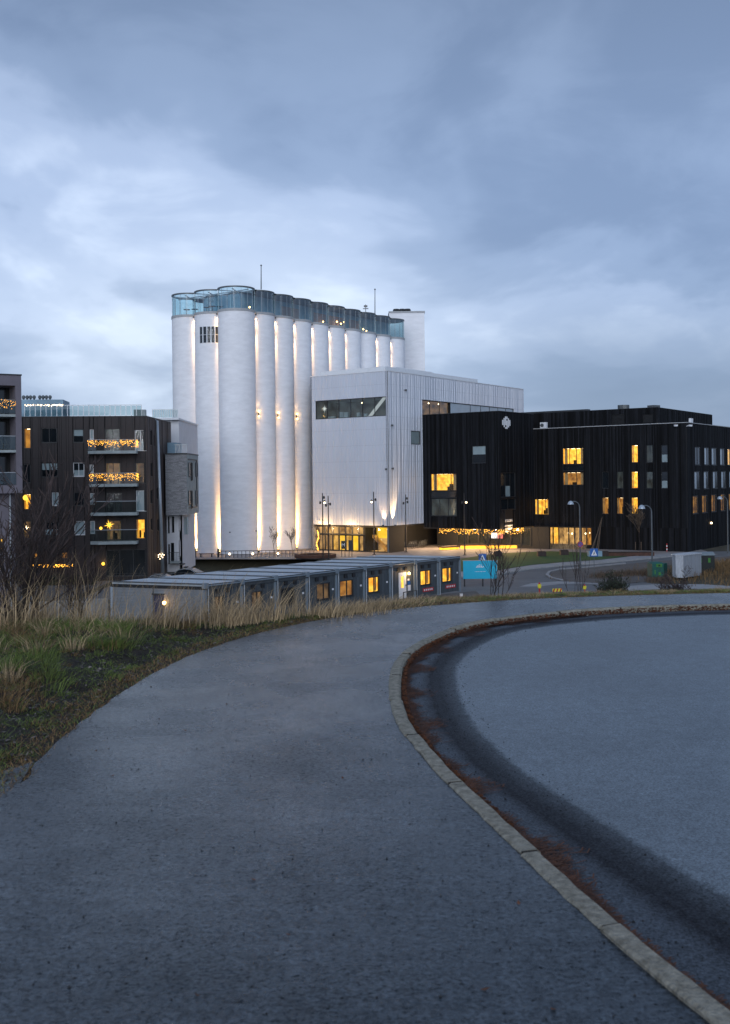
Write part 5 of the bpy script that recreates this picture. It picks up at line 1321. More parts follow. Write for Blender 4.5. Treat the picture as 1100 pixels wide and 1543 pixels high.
for i, (px, yb, yt) in enumerate(((487, 843, 743), (495.5, 843, 747), (564, 836, 741), (612, 832, 745), (700.5, 836.5, 743))):
    b = onz(px, yb, PZ); h = aty(px, yt, b.y).z - PZ; t = thing('light_pole', plabs[i], 'light pole', (0, 0, 0), 'tall spotlight poles on the plaza')
    mb = MB(); mb.tube([(0, 0, 0), (0, 0, h)], [.09, .06], 8); mb.cyl((0, 0), .25, 0, .06, 10); mb.build('pole', 'black_paint', t)
    for k, (dx, dz_) in enumerate([(.25, 1.0), (-.28, 1.15)] + ([(.2, 3.7)] if i == 1 else []) + ([(.2, .5)] if i in (0, 3) else [])):
        mb = MB(); mb.tube([(0, 0, h - dz_), (dx, -.05, h - dz_)], .03, 5); mb.cyl((dx, -.08), .13, h - dz_ - .22, h - dz_ + .12, 8, .1); s_ = mb.build('spotlight', 'black_paint', t)
        if i in (0, 2, 4) and k == (0 if i != 2 else 1): mb = MB(); mb.ball((dx, -.12, h - dz_ - .2), .13, 6, 4); mb.build('lens', 'bulb_white', s_)
    t.location = b
# tall galvanised column on the left with a string-light heart
b = onz(245.3, 868, PLAIN); tp = aty(237, 634, b.y)
t = thing('lamp_column', 'tall pale galvanised lamp column leaning slightly beside the brown block', 'lamp column', b)
mb = MB(); mb.tube([b, tp], [.21, .13], 10); mb.build('pole', 'galv', t, smooth=True)
mb = MB(); mb.tube([tp, tp + Vector((-.4, -.1, .25)), tp + Vector((-1.0, -.2, .28))], .05, 6); mb.ball(tp + Vector((-1.0, -.2, .24)), .3, 8, 5, .35); mb.build('lamp_head', 'galv', t)
q = aty(243, 838, b.y - .3); t = thing('light_decoration', 'small frame of warm bulbs mounted on the tall galvanised column', 'light decoration', q)
mb = MB()
for dx, dz_ in ((-.3, .12), (-.14, .2), (.14, .2), (.3, .12), (-.3, -.1), (-.14, -.3), (0, 0), (.14, -.14)): mb.octa(q + Vector((dx, 0, dz_)), .06)
mb.build('bulbs', 'bulb_white', t); mb = MB(); mb.cbox(q + Vector((0, .05, .3)), 1.5, .04, .04); mb.build('bracket', 'dark_metal', t)

def board(f, mb, pts, o0, o1):   # flat outline extruded on a plane (s,z)
    n = len(pts); vs = [f.P(a, z, o1) for a, z in pts] + [f.P(a, z, o0) for a, z in pts]
    mb.add(vs, [tuple(range(n)), tuple(range(2 * n - 1, n - 1, -1))] + [(i, n + i, n + (i + 1) % n, (i + 1) % n) for i in range(n)])
def crossing_sign(label, px, yb, y0, y1):
    b = onz(px, yb, PLAIN); t = thing('crossing_sign', label, 'road sign', b, 'pedestrian crossing signs'); f = Fac((b.x, b.y), (1, 0, 0), 1)
    zt, zb = aty(px, y0, b.y).z, aty(px, y1, b.y).z; h = (zt - zb) / 2; zc_ = (zt + zb) / 2
    mb = MB(); mb.cyl(b, .035, PLAIN, zt + .05, 6); mb.build('pole', 'mid_metal', t)
    mb = MB(); f.box(mb, -h, h, zb, zt, .04, .06); p = mb.build('sign_plate', 'sign_blue', t)
    mb = MB(); board(f, mb, [(-h * .75, zc_ - h * .75), (h * .75, zc_ - h * .75), (0, zc_ + h * .8)], .061, .068); tr = mb.build('white_triangle', 'white_paint', p)
    mb = MB(); k = h * .5
    board(f, mb, [(-k * .08, zc_ + k * .35), (k * .18, zc_ + k * .35), (k * .18, zc_ + k * .62), (-k * .08, zc_ + k * .62)], .069, .075)
    board(f, mb, [(-k * .25, zc_ - k * .3), (k * .2, zc_ - k * .3), (k * .25, zc_ + k * .3), (-k * .15, zc_ + k * .3)], .069, .075)
    board(f, mb, [(-k * .6, zc_ - k * 1.15), (-k * .35, zc_ - k * 1.15), (k * .05, zc_ - k * .3), (-k * .25, zc_ - k * .3)], .069, .075)
    board(f, mb, [(k * .3, zc_ - k * 1.15), (k * .55, zc_ - k * 1.15), (k * .2, zc_ - k * .3), (-k * .03, zc_ - k * .3)], .069, .075)
    mb.build('walking_figure', 'black_paint', p)
crossing_sign('blue pedestrian crossing sign rising behind the turquoise board', 727.5, 882, 834.5, 846)
crossing_sign('blue pedestrian crossing sign by the leaning poles near the lawn', 895.5, 872, 826.5, 838.5)
b = onz(874.5, 857.5, PLAIN) + Vector((0, -.14, 0)); z = aty(875.5, 820, b.y).z; t = thing('no_stopping_sign', 'round blue and red no stopping sign on a lamp post', 'road sign', (b.x, b.y, z)); f = Fac((b.x, b.y), (1, 0, 0), 1)
circ = lambda r_, n=20: [(r_ * math.cos(2 * math.pi * k / n), z + r_ * math.sin(2 * math.pi * k / n)) for k in range(n)]
mb = MB(); board(f, mb, circ(.33), 0, .02); p = mb.build('sign_plate', 'sign_red', t); mb = MB(); board(f, mb, circ(.25), .021, .026); mb.build('blue_disc', 'sign_blue', p)
mb = MB()
for s_ in (1, -1): board(f, mb, [(-.2, z - s_ * .15 - .03), (-.15, z - s_ * .2), (.2, z + s_ * .15 + .03), (.15, z + s_ * .2)] if s_ == 1 else [(-.2, z + .15), (.15, z - .2), (.2, z - .15), (-.15, z + .2)], .027, .031)
mb.build('red_cross', 'sign_red', p)
# turquoise board
b = onz(723, 884, PLAIN); f = Fac((aty(698, 860, b.y).x, b.y), (1, 0.02, 0), 1); Wd = aty(749, 860, b.y).x - f.o.x; zt, zb = aty(723, 845, b.y).z, aty(723, 872.2, b.y).z
t = thing('information_board', 'large turquoise information board on posts beside the site cabins', 'sign', (b.x, b.y, PLAIN))
mb = MB(); f.box(mb, 0, Wd, zb, zt, -.06, 0); p = mb.build('panel', 'turquoise', t)
mb = MB(); f.box(mb, -.04, Wd + .04, zt, zt + .05, -.08, .02); f.box(mb, Wd, Wd + .04, zb, zt - .002, -.08, .02); mb.build('edge_trim', 'rim_grey', p)
for u in (.04, .58, .96): mb = MB(); f.box(mb, Wd * u - .06, Wd * u + .06, PLAIN, zb + .3, -.2, -.07); mb.build('leg', 'black_paint', t)
cxm, czm = Wd * .49, zb + (zt - zb) * .68; mb = MB()
for (u, v_, wd_, hh, sl) in ((-.33, -.02, .07, .18, .12), (-.22, .0, .08, .2, 0), (-.12, .06, .07, .3, .1), (-.02, .02, .09, .22, -.06), (.08, .05, .06, .28, .05), (.17, -.02, .08, .16, 0), (.27, -.04, .09, .14, .08)):
    board(f, mb, [(cxm + u - wd_ / 2, czm + v_ - hh / 2), (cxm + u + wd_ / 2, czm + v_ - hh / 2), (cxm + u + wd_ / 2 + sl, czm + v_ + hh / 2), (cxm + u - wd_ / 2 + sl, czm + v_ + hh / 2)], .002, .008)
mb.build('board_logo', 'white_paint', p)
mb = MB(); k = 0
for q in range(9):
    l = .05 + .03 * (q % 3); f.box(mb, cxm - .45 + q * .11, cxm - .45 + q * .11 + l * .9, czm - .5, czm - .45, .002, .008)
mb.build('board_print', 'white_paint', p)
# small white post by the board
b = onz(695, 899, PLAIN); b = Vector((aty(695, 890, 90).x, 90, aty(695, 901, 90).z)); t = thing('marker_post', 'short white marker post beside the last site cabin', 'post', (b.x, b.y, b.z - 1.)); mb = MB(); mb.box(b.x - .12, b.x + .12, 89.9, 90.1, b.z - 1, b.z + .35); mb.build('post', 'white_paint', t); mb = MB(); mb.box(b.x - .14, b.x + .14, 89.88, 90.12, b.z + .35, b.z + .4); mb.build('cap', 'rim_grey', t)
# road-works posts and barrier
for px, lab, y0, y1 in ((813, 'red works post with yellow top beside the fallen barrier', 878, 896), (881, 'red works post with yellow top left of the evergreen bush', 881, 896)):
    b = onz(px, y1, PLAIN); z1_ = aty(px, y0, b.y).z; h = z1_ - PLAIN; t = thing('works_post', lab, 'works post', (b.x, b.y, PLAIN), 'red and yellow works posts')
    mb = MB(); mb.cyl(b, .07, PLAIN, PLAIN + h * .55, 8); mb.cyl(b, .2, PLAIN, PLAIN + .08, 8); mb.build('post', 'sign_red', t)
    mb = MB(); mb.cyl(b, .14, PLAIN + h * .55, PLAIN + h * .88, 8); mb.cbox((b.x, b.y, PLAIN + h * .75), .3, .06, .2); mb.build('reflector', 'hi_vis', t)
    mb = MB(); mb.ball((b.x, b.y, PLAIN + h * .94), .09, 6, 4); mb.build('cap', 'sign_red', t)
b = onz(840, 893.5, PLAIN); t = thing('warning_barrier', 'yellow and red warning barrier lying low on the street', 'barrier', (b.x, b.y, PLAIN)); f = Fac((b.x - .42, b.y), (1, .1, 0), 1)
mb = MB(); f.box(mb, 0, .84, PLAIN + .1, PLAIN + .38, -.05, 0); p = mb.build('board', 'hi_vis', t)
mb = MB()
for u in (.0, .3, .6): board(f, mb, [(u, PLAIN + .1), (u + .13, PLAIN + .1), (u + .24, PLAIN + .38), (u + .11, PLAIN + .38)], .002, .006)
mb.build('red_stripe', 'sign_red', p); mb = MB(); f.box(mb, .05, .12, PLAIN, PLAIN + .1, -.2, .2); f.box(mb, .7, .77, PLAIN, PLAIN + .1, -.2, .2); mb.build('foot', 'black_paint', t)
# bins and cabinet on the bank
b0 = onz(983, 868.5, PLAIN + .4); b1 = onz(1010, 869.5, PLAIN + .4); zt = aty(995, 847.5, b0.y).z
t = thing('recycling_bin', 'green recycling container with lime green opening beside the street lamp', 'recycling bin', (b0.x, b0.y, PLAIN + .3)); f = Fac(b0, (.93, .1, 0), 1); Wd = (b1 - b0).length * .66
mb = MB(); f.box(mb, 0, Wd, PLAIN + .3, zt - .12, -1.3, 0); mb.hexa([f.P(0, zt - .12, 0), f.P(Wd, zt - .12, 0), f.P(Wd, zt - .12, -1.3), f.P(0, zt - .12, -1.3), f.P(.12, zt, -.12), f.P(Wd - .12, zt, -.12), f.P(Wd - .12, zt, -1.2), f.P(.12, zt, -1.2)]); mb.build('body', 'bin_green', t)
e = Fac(f.P(Wd, 0, 0), (.55, .83, 0), 1); mb = MB(); e.box(mb, .02, 1.1, PLAIN + .3, zt - .14, -.5, .0); mb.build('side_panel', 'bin_green', t)
mb = MB(); f.box(mb, Wd * .35, Wd * .85, zt - .45, zt - .14, .005, .04); p = mb.build('opening_panel', 'bin_lime', t); mb = MB(); f.box(mb, Wd * .52, Wd * .7, zt - .38, zt - .22, .04, .05); mb.build('opening', 'black_paint', p)
mb = MB(); f.box(mb, Wd * .2, Wd * .3, PLAIN + .6, PLAIN + 1.0, .005, .02); f.box(mb, Wd * .55, Wd * .75, PLAIN + .5, PLAIN + .8, .005, .02); mb.build('sticker', 'bin_lime', t)
b0 = onz(1030, 866, PLAIN + .6); zt = aty(1030, 836.5, b0.y).z
t = thing('utility_cabinet', 'pale grey corrugated utility cabinet between green and black bins', 'utility cabinet', (b0.x, b0.y, PLAIN + .3)); f = Fac(b0, (.72, .69, 0), 1); W2 = f.uv(1056.5, 850)[0]
mb = MB(); nr = 9
for k in range(nr): f.box(mb, W2 * k / nr + .01, W2 * (k + 1) / nr - .01, PLAIN + .3, zt - .06, -1.2, 0 if k % 2 else .03)
mb.build('body', 'cab_grey', t); e = Fac(f.P(0, 0) - Vector((.66, -.32, 0)), (.66, -.32, 0), 1); mb = MB(); e.box(mb, 0, .72, PLAIN + .3, zt - .06, -.6, .01); mb.build('door', 'cab_white', t)
mb = MB(); f.box(mb, -.05, W2 + .05, zt - .06, zt + .04, -1.3, .08); e.box(mb, -.03, .7, zt - .058, zt + .038, -.6, .06); mb.build('lid', 'cab_white', t)
b0 = onz(1056, 861, PLAIN + .6); zt = aty(1066, 832.5, b0.y).z
t = thing('waste_container', 'black waste container with rounded pale lid behind the grey cabinet', 'waste container', (b0.x, b0.y, PLAIN + .3)); f = Fac(aty(1044, 850, b0.y), (1, .05, 0), 1); W3 = f.uv(1077, 850)[0]
mb = MB(); f.box(mb, 0, W3, PLAIN + .3, zt - .3, -1.1, 0); mb.build('body', 'bin_black', t)
mb = MB(); 
for k in range(6):
    a0, a1 = math.pi * k / 6, math.pi * (k + 1) / 6
    mb.hexa([f.P(0, zt - .3, .05 - 1.2 * (1 - math.cos(a0)) / 2), f.P(W3, zt - .3, .05 - 1.2 * (1 - math.cos(a0)) / 2), f.P(W3, zt - .3, .05 - 1.2 * (1 - math.cos(a1)) / 2), f.P(0, zt - .3, .05 - 1.2 * (1 - math.cos(a1)) / 2)] + [f.P(0, zt - .3 + .32 * math.sin(a0) + .01, .05 - 1.2 * (1 - math.cos(a0)) / 2), f.P(W3, zt - .3 + .32 * math.sin(a0) + .01, .05 - 1.2 * (1 - math.cos(a0)) / 2), f.P(W3, zt - .3 + .32 * math.sin(a1) + .01, .05 - 1.2 * (1 - math.cos(a1)) / 2), f.P(0, zt - .3 + .32 * math.sin(a1) + .01, .05 - 1.2 * (1 - math.cos(a1)) / 2)])
mb.build('lid', 'bin_lid', t)
for u in (.35, .75): mb = MB(); f.box(mb, W3 * u - .12, W3 * u + .12, zt - 1.0, zt - .55, .005, .02); mb.build('sticker', 'bin_lime', t)
# red-white post
b = onz(1005, 831.5, PLAIN); h = aty(1005, 819, b.y).z - PLAIN; t = thing('striped_post', 'thin red and white striped post in front of the black wall', 'post', (b.x, b.y, PLAIN))
for k in range(5): mb = MB(); mb.cyl(b, .07, PLAIN + h * k / 5, PLAIN + h * (k + 1) / 5 - .004, 8); mb.build('band', 'white_paint' if k % 2 else 'sign_red', t)
# planters, round bench, raised bed, benches, bollards, totems
def bare_tree(label, base, h, spread, group, seed, r0=.05, levels=3, kids=5, mt='twig', trunk=.45, thing_name='bare_tree', cat='tree', stems=1, tw=.006, up=.35):
    rr = random.Random(seed); t = thing(thing_name, label, cat, base, group); tr = MB(); br = MB(); B = Vector(base)
    def grow(p, d, L_, r, lev):
        pts = [p]; q = p; dd = d.copy(); n = 4
        for k in range(n):
            dd = (dd + Vector((rr.gauss(0, .13), rr.gauss(0, .13), rr.gauss(0, .08) + up * .12))).normalized(); q = q + dd * (L_ / n); pts.append(q)
        rads = [max(tw, r * (1 - .6 * k / n)) for k in range(n + 1)]
        (tr if lev == 0 else br).tube(pts, rads, 6 if lev == 0 else 4 if lev == 1 else 3)
        if lev < levels:
            for k in range(kids if lev else kids + 2):
                u = rr.uniform(trunk if lev == 0 else .25, 1.0); i = min(n - 1, int(u * n)); o_ = pts[i] + (pts[i + 1] - pts[i]) * (u * n - i)
                ang = rr.uniform(0, 2 * math.pi); side = Vector((math.cos(ang), math.sin(ang), 0)); nd_ = (dd * .75 + side * spread * rr.uniform(.6, 1.1) + Vector((0, 0, up * .5))).normalized()
                grow(o_, nd_, L_ * rr.uniform(.38, .62), r * .5, lev + 1)
    for s_ in range(stems):
        a = rr.uniform(0, 2 * math.pi); lean = spread * .7 if stems > 1 else .06
        grow(B + Vector((rr.uniform(-.1, .1), rr.uniform(-.1, .1), 0)) * (stems > 1) - Vector((0, 0, .05)), Vector((math.cos(a) * lean * rr.random(), math.sin(a) * lean * rr.random(), 1)).normalized(), h * (rr.uniform(.6, 1.) if stems > 1 else .8), r0 * (rr.uniform(.6, 1) if stems > 1 else 1), 0)
    tr.build('stem' if stems > 1 else 'trunk', 'bark', t); br.build('branches', mt, t); return t
for i, (px, yb, wd_, hh, lab) in enumerate(((750.5, 838, 10.5, 7, 'dark square planter on the lawn left of the other two planters'), (816, 838, 12.5, 7, 'dark square planter on the lawn in front of the glazed corner'), (850, 836, 12, 7, 'dark square planter at the back of the lawn before the lit glazing'))):
    b = onz(px, yb, PLAIN + .08); s_ = wd_ * b.y / F; t = thing('planter', lab, 'planter', (b.x, b.y, PLAIN + .08), 'dark planters on the lawn')
    h = hh * b.y / F; mb = MB(); mb.box(b.x - s_ / 2, b.x + s_ / 2, b.y - .5, b.y + .5, PLAIN + .08, PLAIN + .08 + h); mb.build('box', 'planter', t)
    mb = MB(); mb.box(b.x - s_ / 2 + .06, b.x + s_ / 2 - .06, b.y - .44, b.y + .44, PLAIN + .08 + h, PLAIN + .1 + h); mb.build('soil', 'soil', t)
    bare_tree(['thin bare sapling in the left lawn planter', 'thin bare sapling in the middle lawn planter', 'thin bare sapling in the rear lawn planter'][i], (b.x, b.y, PLAIN + .08 + h), (4.6, 4.0, 4.4)[i], .3, 'saplings in the lawn planters', 50 + i, .03, 2, 2, 'twig', .4, tw=.008)
b = onz(905, 838, PLAIN + .08); t = thing('planter', 'corten planter box at the foot of the leaning poles', 'planter', (b.x, b.y, PLAIN + .08), None); mb = MB(); mb.box(b.x - 1.6, b.x + .1, b.y - .5, b.y + .5, PLAIN + .08, PLAIN + .75); mb.build('box', 'slate_wall', t); mb = MB(); mb.box(b.x + .11, b.x + .9, b.y - .5, b.y + .5, PLAIN + .08, PLAIN + .7); mb.build('box', 'planter', t)
t = thing('leaning_poles', 'bundle of long pale poles leaning together over the planter', 'poles', (b.x, b.y, PLAIN + .7))
for (x0, y0_, x1, y1_) in ((892, 832, 906.5, 781), (898, 833, 907.5, 779), (889, 834, 903, 795), (901, 834, 906, 784)):
    mb = MB(); mb.tube([aty(x0, y0_, b.y), aty(x1, y1_, b.y + .3)], [.055, .03], 5); mb.build('pole', 'twig_pale', t)
q0, q1 = onz(908, 838, PLAIN + .08), onz(986, 837.5, PLAIN + .08); t = thing('raised_bed', 'long low rust coloured raised bed in front of the black wall', 'raised bed', (q0.x, q0.y, PLAIN + .08)); f = Fac(q0, q1 - q0, 1); Wd = (q1 - q0).length
mb = MB(); f.box(mb, 0, Wd, PLAIN + .02, PLAIN + .5, -1.4, 0); mb.build('edge', 'corten', t); mb = MB(); f.box(mb, .06, Wd - .06, PLAIN + .5, PLAIN + .53, -1.34, -.06); mb.build('soil', 'soil', t)
b = onz(964.5, 835, PLAIN + .08) + Vector((0, .6, .45)); bare_tree('young bare tree with rusty crown in the raised bed', b, 4.6, .55, None, 66, .055, 3, 6, 'twig_pale', .5, tw=.018)
for dx in (-.45, .28): t = thing('tree_stake', ['left', 'right'][dx > 0] + ' pale wooden stake beside the young tree in raised bed', 'stake', b + Vector((dx, -.1, 0))); mb = MB(); mb.tube([b + Vector((dx, -.1, -.05)), b + Vector((dx, -.1, 1.1))], .045, 6); mb.build('stake', 'twig_pale', t)
b = onz(477, 840, PZ); t = thing('round_bench', 'curved rust brown bench ring in front of the glazed entrance', 'bench', (b.x, b.y, PZ)); cx_, cy_ = aty(475, 838, 137).x, 137.4; mb = MB(); mb2 = MB(); n = 28; r1, r2 = 2.7, 2.1
for k in range(n):
    a, a2 = 2 * math.pi * k / n, 2 * math.pi * (k + 1) / n
    mk = lambda r_, a_, z: (cx_ + r_ * math.cos(a_), cy_ + r_ * .9 * math.sin(a_), z)
    mb.hexa([mk(r1, a, PZ + .1), mk(r1, a2, PZ + .1), mk(r2, a2, PZ + .1), mk(r2, a, PZ + .1), mk(r1, a, PZ + .5), mk(r1, a2, PZ + .5), mk(r2, a2, PZ + .5), mk(r2, a, PZ + .5)])
    mb2.hexa([mk(r1 - .1, a, PZ), mk(r1 - .1, a2, PZ), mk(r2, a2, PZ), mk(r2, a, PZ), mk(r1 - .1, a, PZ + .1), mk(r1 - .1, a2, PZ + .1), mk(r2, a2, PZ + .1), mk(r2, a, PZ + .1)])
mb.build('seat', 'corten', t); mb2.build('base', 'dark_metal', t)
b = aty(478.5, 830, 150); b.z = PZ; bare_tree('small tree wrapped in warm lights at the entrance corner', b, 3.6, .45, None, 71, .05, 2, 5, 'twig', .3, tw=.015)
fairy('fairy_lights', 'warm fairy lights wound round the small tree at the entrance', None, [b + Vector((.1, -.1, .3)), b + Vector((-.15, -.1, 1.2)), b + Vector((.2, -.15, 2.1)), b + Vector((0, -.1, 3.2))], .3, 80, .06, mt='bulb', seed=77)
for i, (px, lab) in enumerate(((415, 'small bare tree in front of the silos left of its neighbour'), (440.5, 'small bare tree in front of the silos nearer the entrance'))):
    b = aty(px, 846, 140.5); b.z = PZ; bare_tree(lab, b, 3.4, .5, 'small trees before the silos', 80 + i, .045, 3, 4, 'twig', .35, tw=.014)
for (x0, x1, lab) in ((275, 289, 'dark slatted bench before the silos half hidden by the stair'), (300, 322, 'dark slatted bench between the two bollards before the silos')):
    q0, q1 = aty(x0, 838, 141.5), aty(x1, 838, 141.5); t = thing('bench', lab, 'bench', (q0.x, 141.5, PZ), 'benches before the silos')
    for k in range(3): mb = MB(); mb.box(q0.x, q1.x, 141.3 + k * .17, 141.44 + k * .17, PZ + .42, PZ + .48); mb.build('slat', 'planter', t)
    for x in (q0.x + .2, q1.x - .3): mb = MB(); mb.box(x, x + .1, 141.32, 141.75, PZ, PZ + .42); mb.build('leg', 'black_paint', t)
for px, lab in ((294.5, 'slim black bollard left of the slatted bench before the silos'), (329, 'slim black bollard right of the slatted bench before the silos')):
    q = aty(px, 838, 140.5); t = thing('bollard', lab, 'bollard', (q.x, 140.5, PZ), 'black bollards before the silos'); mb = MB(); mb.cyl((q.x, 140.5), .12, PZ, PZ + 1.05, 10); mb.build('post', 'black_paint', t); mb = MB(); mb.cyl((q.x, 140.5), .13, PZ + 1.05, PZ + 1.15, 10, .1); mb.build('cap', 'mid_metal', t)
# totems at the entrance
for i, (x0, x1, y0, y1, yb, lab) in enumerate(((514, 520.5, 815, 827, 838, 'black notice board with white letter M on two legs at entrance'), (525, 531, 814, 829, 837, 'plain black totem sign beside the letter M board'))):
    q0, q1 = aty(x0, y0, 139), aty(x1, y1, 139); t = thing('totem_sign', lab, 'sign', (q0.x, 139, PZ), 'black signs at the entrance'); f = Fac((q0.x, 139), (1, 0, 0), 1); Wd = q1.x - q0.x
    mb = MB(); f.box(mb, 0, Wd, q1.z, q0.z, -.12, 0); p = mb.build('board', 'black_paint', t)
    for u in (.02, Wd - .1): mb = MB(); f.box(mb, u, u + .08, PZ, q1.z - .002, -.1, -.02); mb.build('leg', 'black_paint', t)
    if i == 0: text_mesh('letter', 'M', .62, 'white_paint', p, f.matrix(Wd / 2, q1.z + .3, .005))
# bicycles parked in the recess
bk = thing('bicycle', 'dark bicycle parked in a row under the ribbed block', 'bicycle', (0, 0, 0), 'bicycles parked under the ribbed block')
for s_ in (-.52, .52):
    mb = MB(); ring = [(s_, .34 * math.cos(2 * math.pi * k / 14), .34 + .34 * math.sin(2 * math.pi * k / 14)) for k in range(15)]; mb.tube([(s_ + .34 * math.cos(2 * math.pi * k / 14), 0, .36 + .34 * math.sin(2 * math.pi * k / 14)) for k in range(15)], .022, 4); mb.build('wheel', 'tyre', bk)
mb = MB()
for a_, b_ in (((-.52, 0, .36), (-.2, 0, .85)), ((-.52, 0, .36), (-.05, 0, .33)), ((-.2, 0, .9), (-.05, 0, .33)), ((-.05, 0, .33), (.38, 0, .8)), ((-.18, 0, .82), (.36, 0, .86)), ((.52, 0, .36), (.34, 0, 1.0))): mb.tube([a_, b_], .02, 4)
mb.build('frame', 'mid_metal', bk); mb = MB(); mb.tube([(.34, -.28, 1.02), (.34, .28, 1.02)], .018, 4); mb.build('handlebar', 'mid_metal', bk); mb = MB(); mb.cbox((-.22, 0, .94), .26, .13, .06); mb.build('saddle', 'black_paint', bk)
first = True
for k in range(12):
    p = fr_.P(2.0 + k * .95, PZ + .01, -1.6 - .2 * (k % 3))
    if first: bk.location = p; bk.rotation_euler = (0, 0, .95); first = False
    else: copy_tree(bk, None, p, .95 + random.uniform(-.15, .15))
# parked cars
def car(label, loc, rot, paint='car_paint'):
    t = thing('parked_car', label, 'car', (0, 0, 0))
    body = [(-2.15, .35), (-2.2, .62), (-2.1, .86), (-1.55, .93), (-.95, 1.36), (-.3, 1.46), (.4, 1.42), (1.2, .98), (1.95, .82), (2.2, .6), (2.18, .33)]
    mb = MB(); n = len(body)
    for s0, s1 in ((-.86, .86),):
        vs = [(x, s0 * (1 if z < 1 else .8), z) for x, z in body] + [(x, s1 * (1 if z < 1 else .8), z) for x, z in body]
        mb.add(vs, [tuple(range(n)), tuple(range(2 * n - 1, n - 1, -1))] + [(i, n + i, n + (i + 1) % n, (i + 1) % n) for i in range(n)])
    o = mb.build('body', paint, t)
    for s_ in (-1, 1):
        mb = MB(); y = s_ * .875
        sidew = [(-1.35, .97), (-.88, 1.33), (-.3, 1.41), (.35, 1.37), (1.02, .99)]
        vs = [(x, s_ * (.873 if z < 1 else .72), z) for x, z in sidew]; mb.add(vs, [tuple(range(5))] if s_ < 0 else [tuple(range(4, -1, -1))]); mb.build('side_window', 'glass_sky' if 0 else 'glass_dark', t)
        mb = MB(); mb.tube([(x, s_ * (.885 if z < 1 else .74), z + .03) for x, z in sidew], .022, 4); mb.build('roof_trim', 'pale_metal', t)
        for x in (-1.35, 1.38):
            mb = MB(); ring = 14; vs = [(x + .33 * math.cos(2 * math.pi * k / ring), s_ * yy, .33 + .33 * math.sin(2 * math.pi * k / ring)) for yy in (.7, .9) for k in range(ring)]
            mb.add(vs, [tuple(range(ring)), tuple(range(2 * ring - 1, ring - 1, -1))] + [(k, ring + k, ring + (k + 1) % ring, (k + 1) % ring) for k in range(ring)]); wh = mb.build('wheel', 'tyre', t)
            mb = MB(); vs = [(x + .2 * math.cos(2 * math.pi * k / 10), s_ * .905, .33 + .2 * math.sin(2 * math.pi * k / 10)) for k in range(10)]; mb.add(vs, [tuple(range(10))]); mb.build('rim', 'pale_metal', wh)
        mb = MB(); mb.cbox((2.13, s_ * .6, .68), .12, .36, .13); mb.build('headlight', 'glass_pale', t)
    t.location = loc; t.rotation_euler = (0, 0, rot); return t
q = aty(244, 868, 100); car('dark saloon car with pale roof trim parked behind the nearest cabin', (q.x, 100, PLAIN + .02), 0.05)
q = aty(272, 864, 103.2); car('dark car parked half hidden behind the tall column', (q.x + .4, 106.2, PLAIN + .02), -.2)
# dining tables on the silo terrace
tb = thing('cafe_table', 'dark round table behind the glass on the silo roof terrace', 'table', (0, 0, 0), 'tables on the silo roof terrace')
mb = MB(); mb.cyl((0, 0), .5, .95, 1.0, 12); mb.build('table_top', 'black_paint', tb); mb = MB(); mb.cyl((0, 0), .05, .03, .95, 6); mb.cyl((0, 0), .3, 0, .03, 10); mb.build('leg', 'black_paint', tb)
tl = [(cen[(2, 0)], -.3, -.9), (cen[(2, 0)], .9, -1.2), (cen[(1, 0)], .1, -1.0), (cen[(1, 0)], 1.1, -.6), (cen[(1, 0)], -.8, -.2)]
for i, (c, dx, dy) in enumerate(tl):
    p = (c.x + dx, c.y + dy, ZT + .01)
    if i == 0: tb.location = p
    else: copy_tree(tb, None, p)

# ================================================================== VEGETATION
def blades(name, n, fn, mt, wd, seg=2):
    mb = MB()
    for _ in range(n):
        x, y, z, h, lx, ly, w_ = fn()
        a = random.uniform(0, math.pi); ux, uy = math.cos(a) * w_ / 2, math.sin(a) * w_ / 2; vs = []
        for k in range(seg + 1):
            t = k / seg; ww = 1 - t * .85; b = t * t
            vs += [(x + lx * b - ux * ww, y + ly * b - uy * ww, z + h * t * (1 - .22 * b)), (x + lx * b + ux * ww, y + ly * b + uy * ww, z + h * t * (1 - .22 * b))]
        mb.add(vs, [(2 * k, 2 * k + 1, 2 * k + 3, 2 * k + 2) for k in range(seg)])
    return tag(mb.build(name, mt), kind='stuff')
random.seed(11)
# tall dry grass along the crest on the left, shorter to the right
tufts = []
for _ in range(80):
    x = random.uniform(-5.4, -2.35); y = ycrest(x) + random.uniform(-.1, 1.7); h = random.choice((.35, .5, .62, .8, .95)) * (1. if x < -2.8 else .6); tufts.append((x, y, h * random.uniform(.8, 1.1), .10 + .08 * random.random()))
for _ in range(26): x = random.uniform(-2.5, -.9); y = ycrest(x) + random.uniform(0, .8); tufts.append((x, y, random.uniform(.3, .62), .09))
for _ in range(24): x = random.uniform(-1.9, -.2); y = ycrest(x) + random.uniform(-.1, .6); tufts.append((x, y, random.uniform(.2, .42), .12))
for _ in range(120): x = random.uniform(-.6, 1.6); y = ycrest(x) + random.uniform(-.35, .6); tufts.append((x, y, random.uniform(.10, .24) * (1 - .5 * sstep(.2, 1.6, x)), .18))
for _ in range(120): x = random.uniform(1.4, 6.5); y = ycrest(x) + random.uniform(-.3, .5); tufts.append((x, y, random.uniform(.05, .11), .13))
def edge_t(x, y):
    b = 1e9
    for k in range(0, len(edge), 3):
        d = (edge[k].x - x) ** 2 + (edge[k].y - y) ** 2
        if d < b: b = d
    return math.sqrt(b)
def tall():
    x, y, h, s_ = random.choice(tufts); x += random.gauss(0, s_); y += random.gauss(0, s_)
    H = h * random.uniform(.45, 1.15); return x, y, vz(x, y, 1.0) - .05, H, (random.gauss(.14, .2) + .25 * math.sin(h * 91)) * H * 1.5, random.gauss(0, .2) * H, random.uniform(.004, .009)
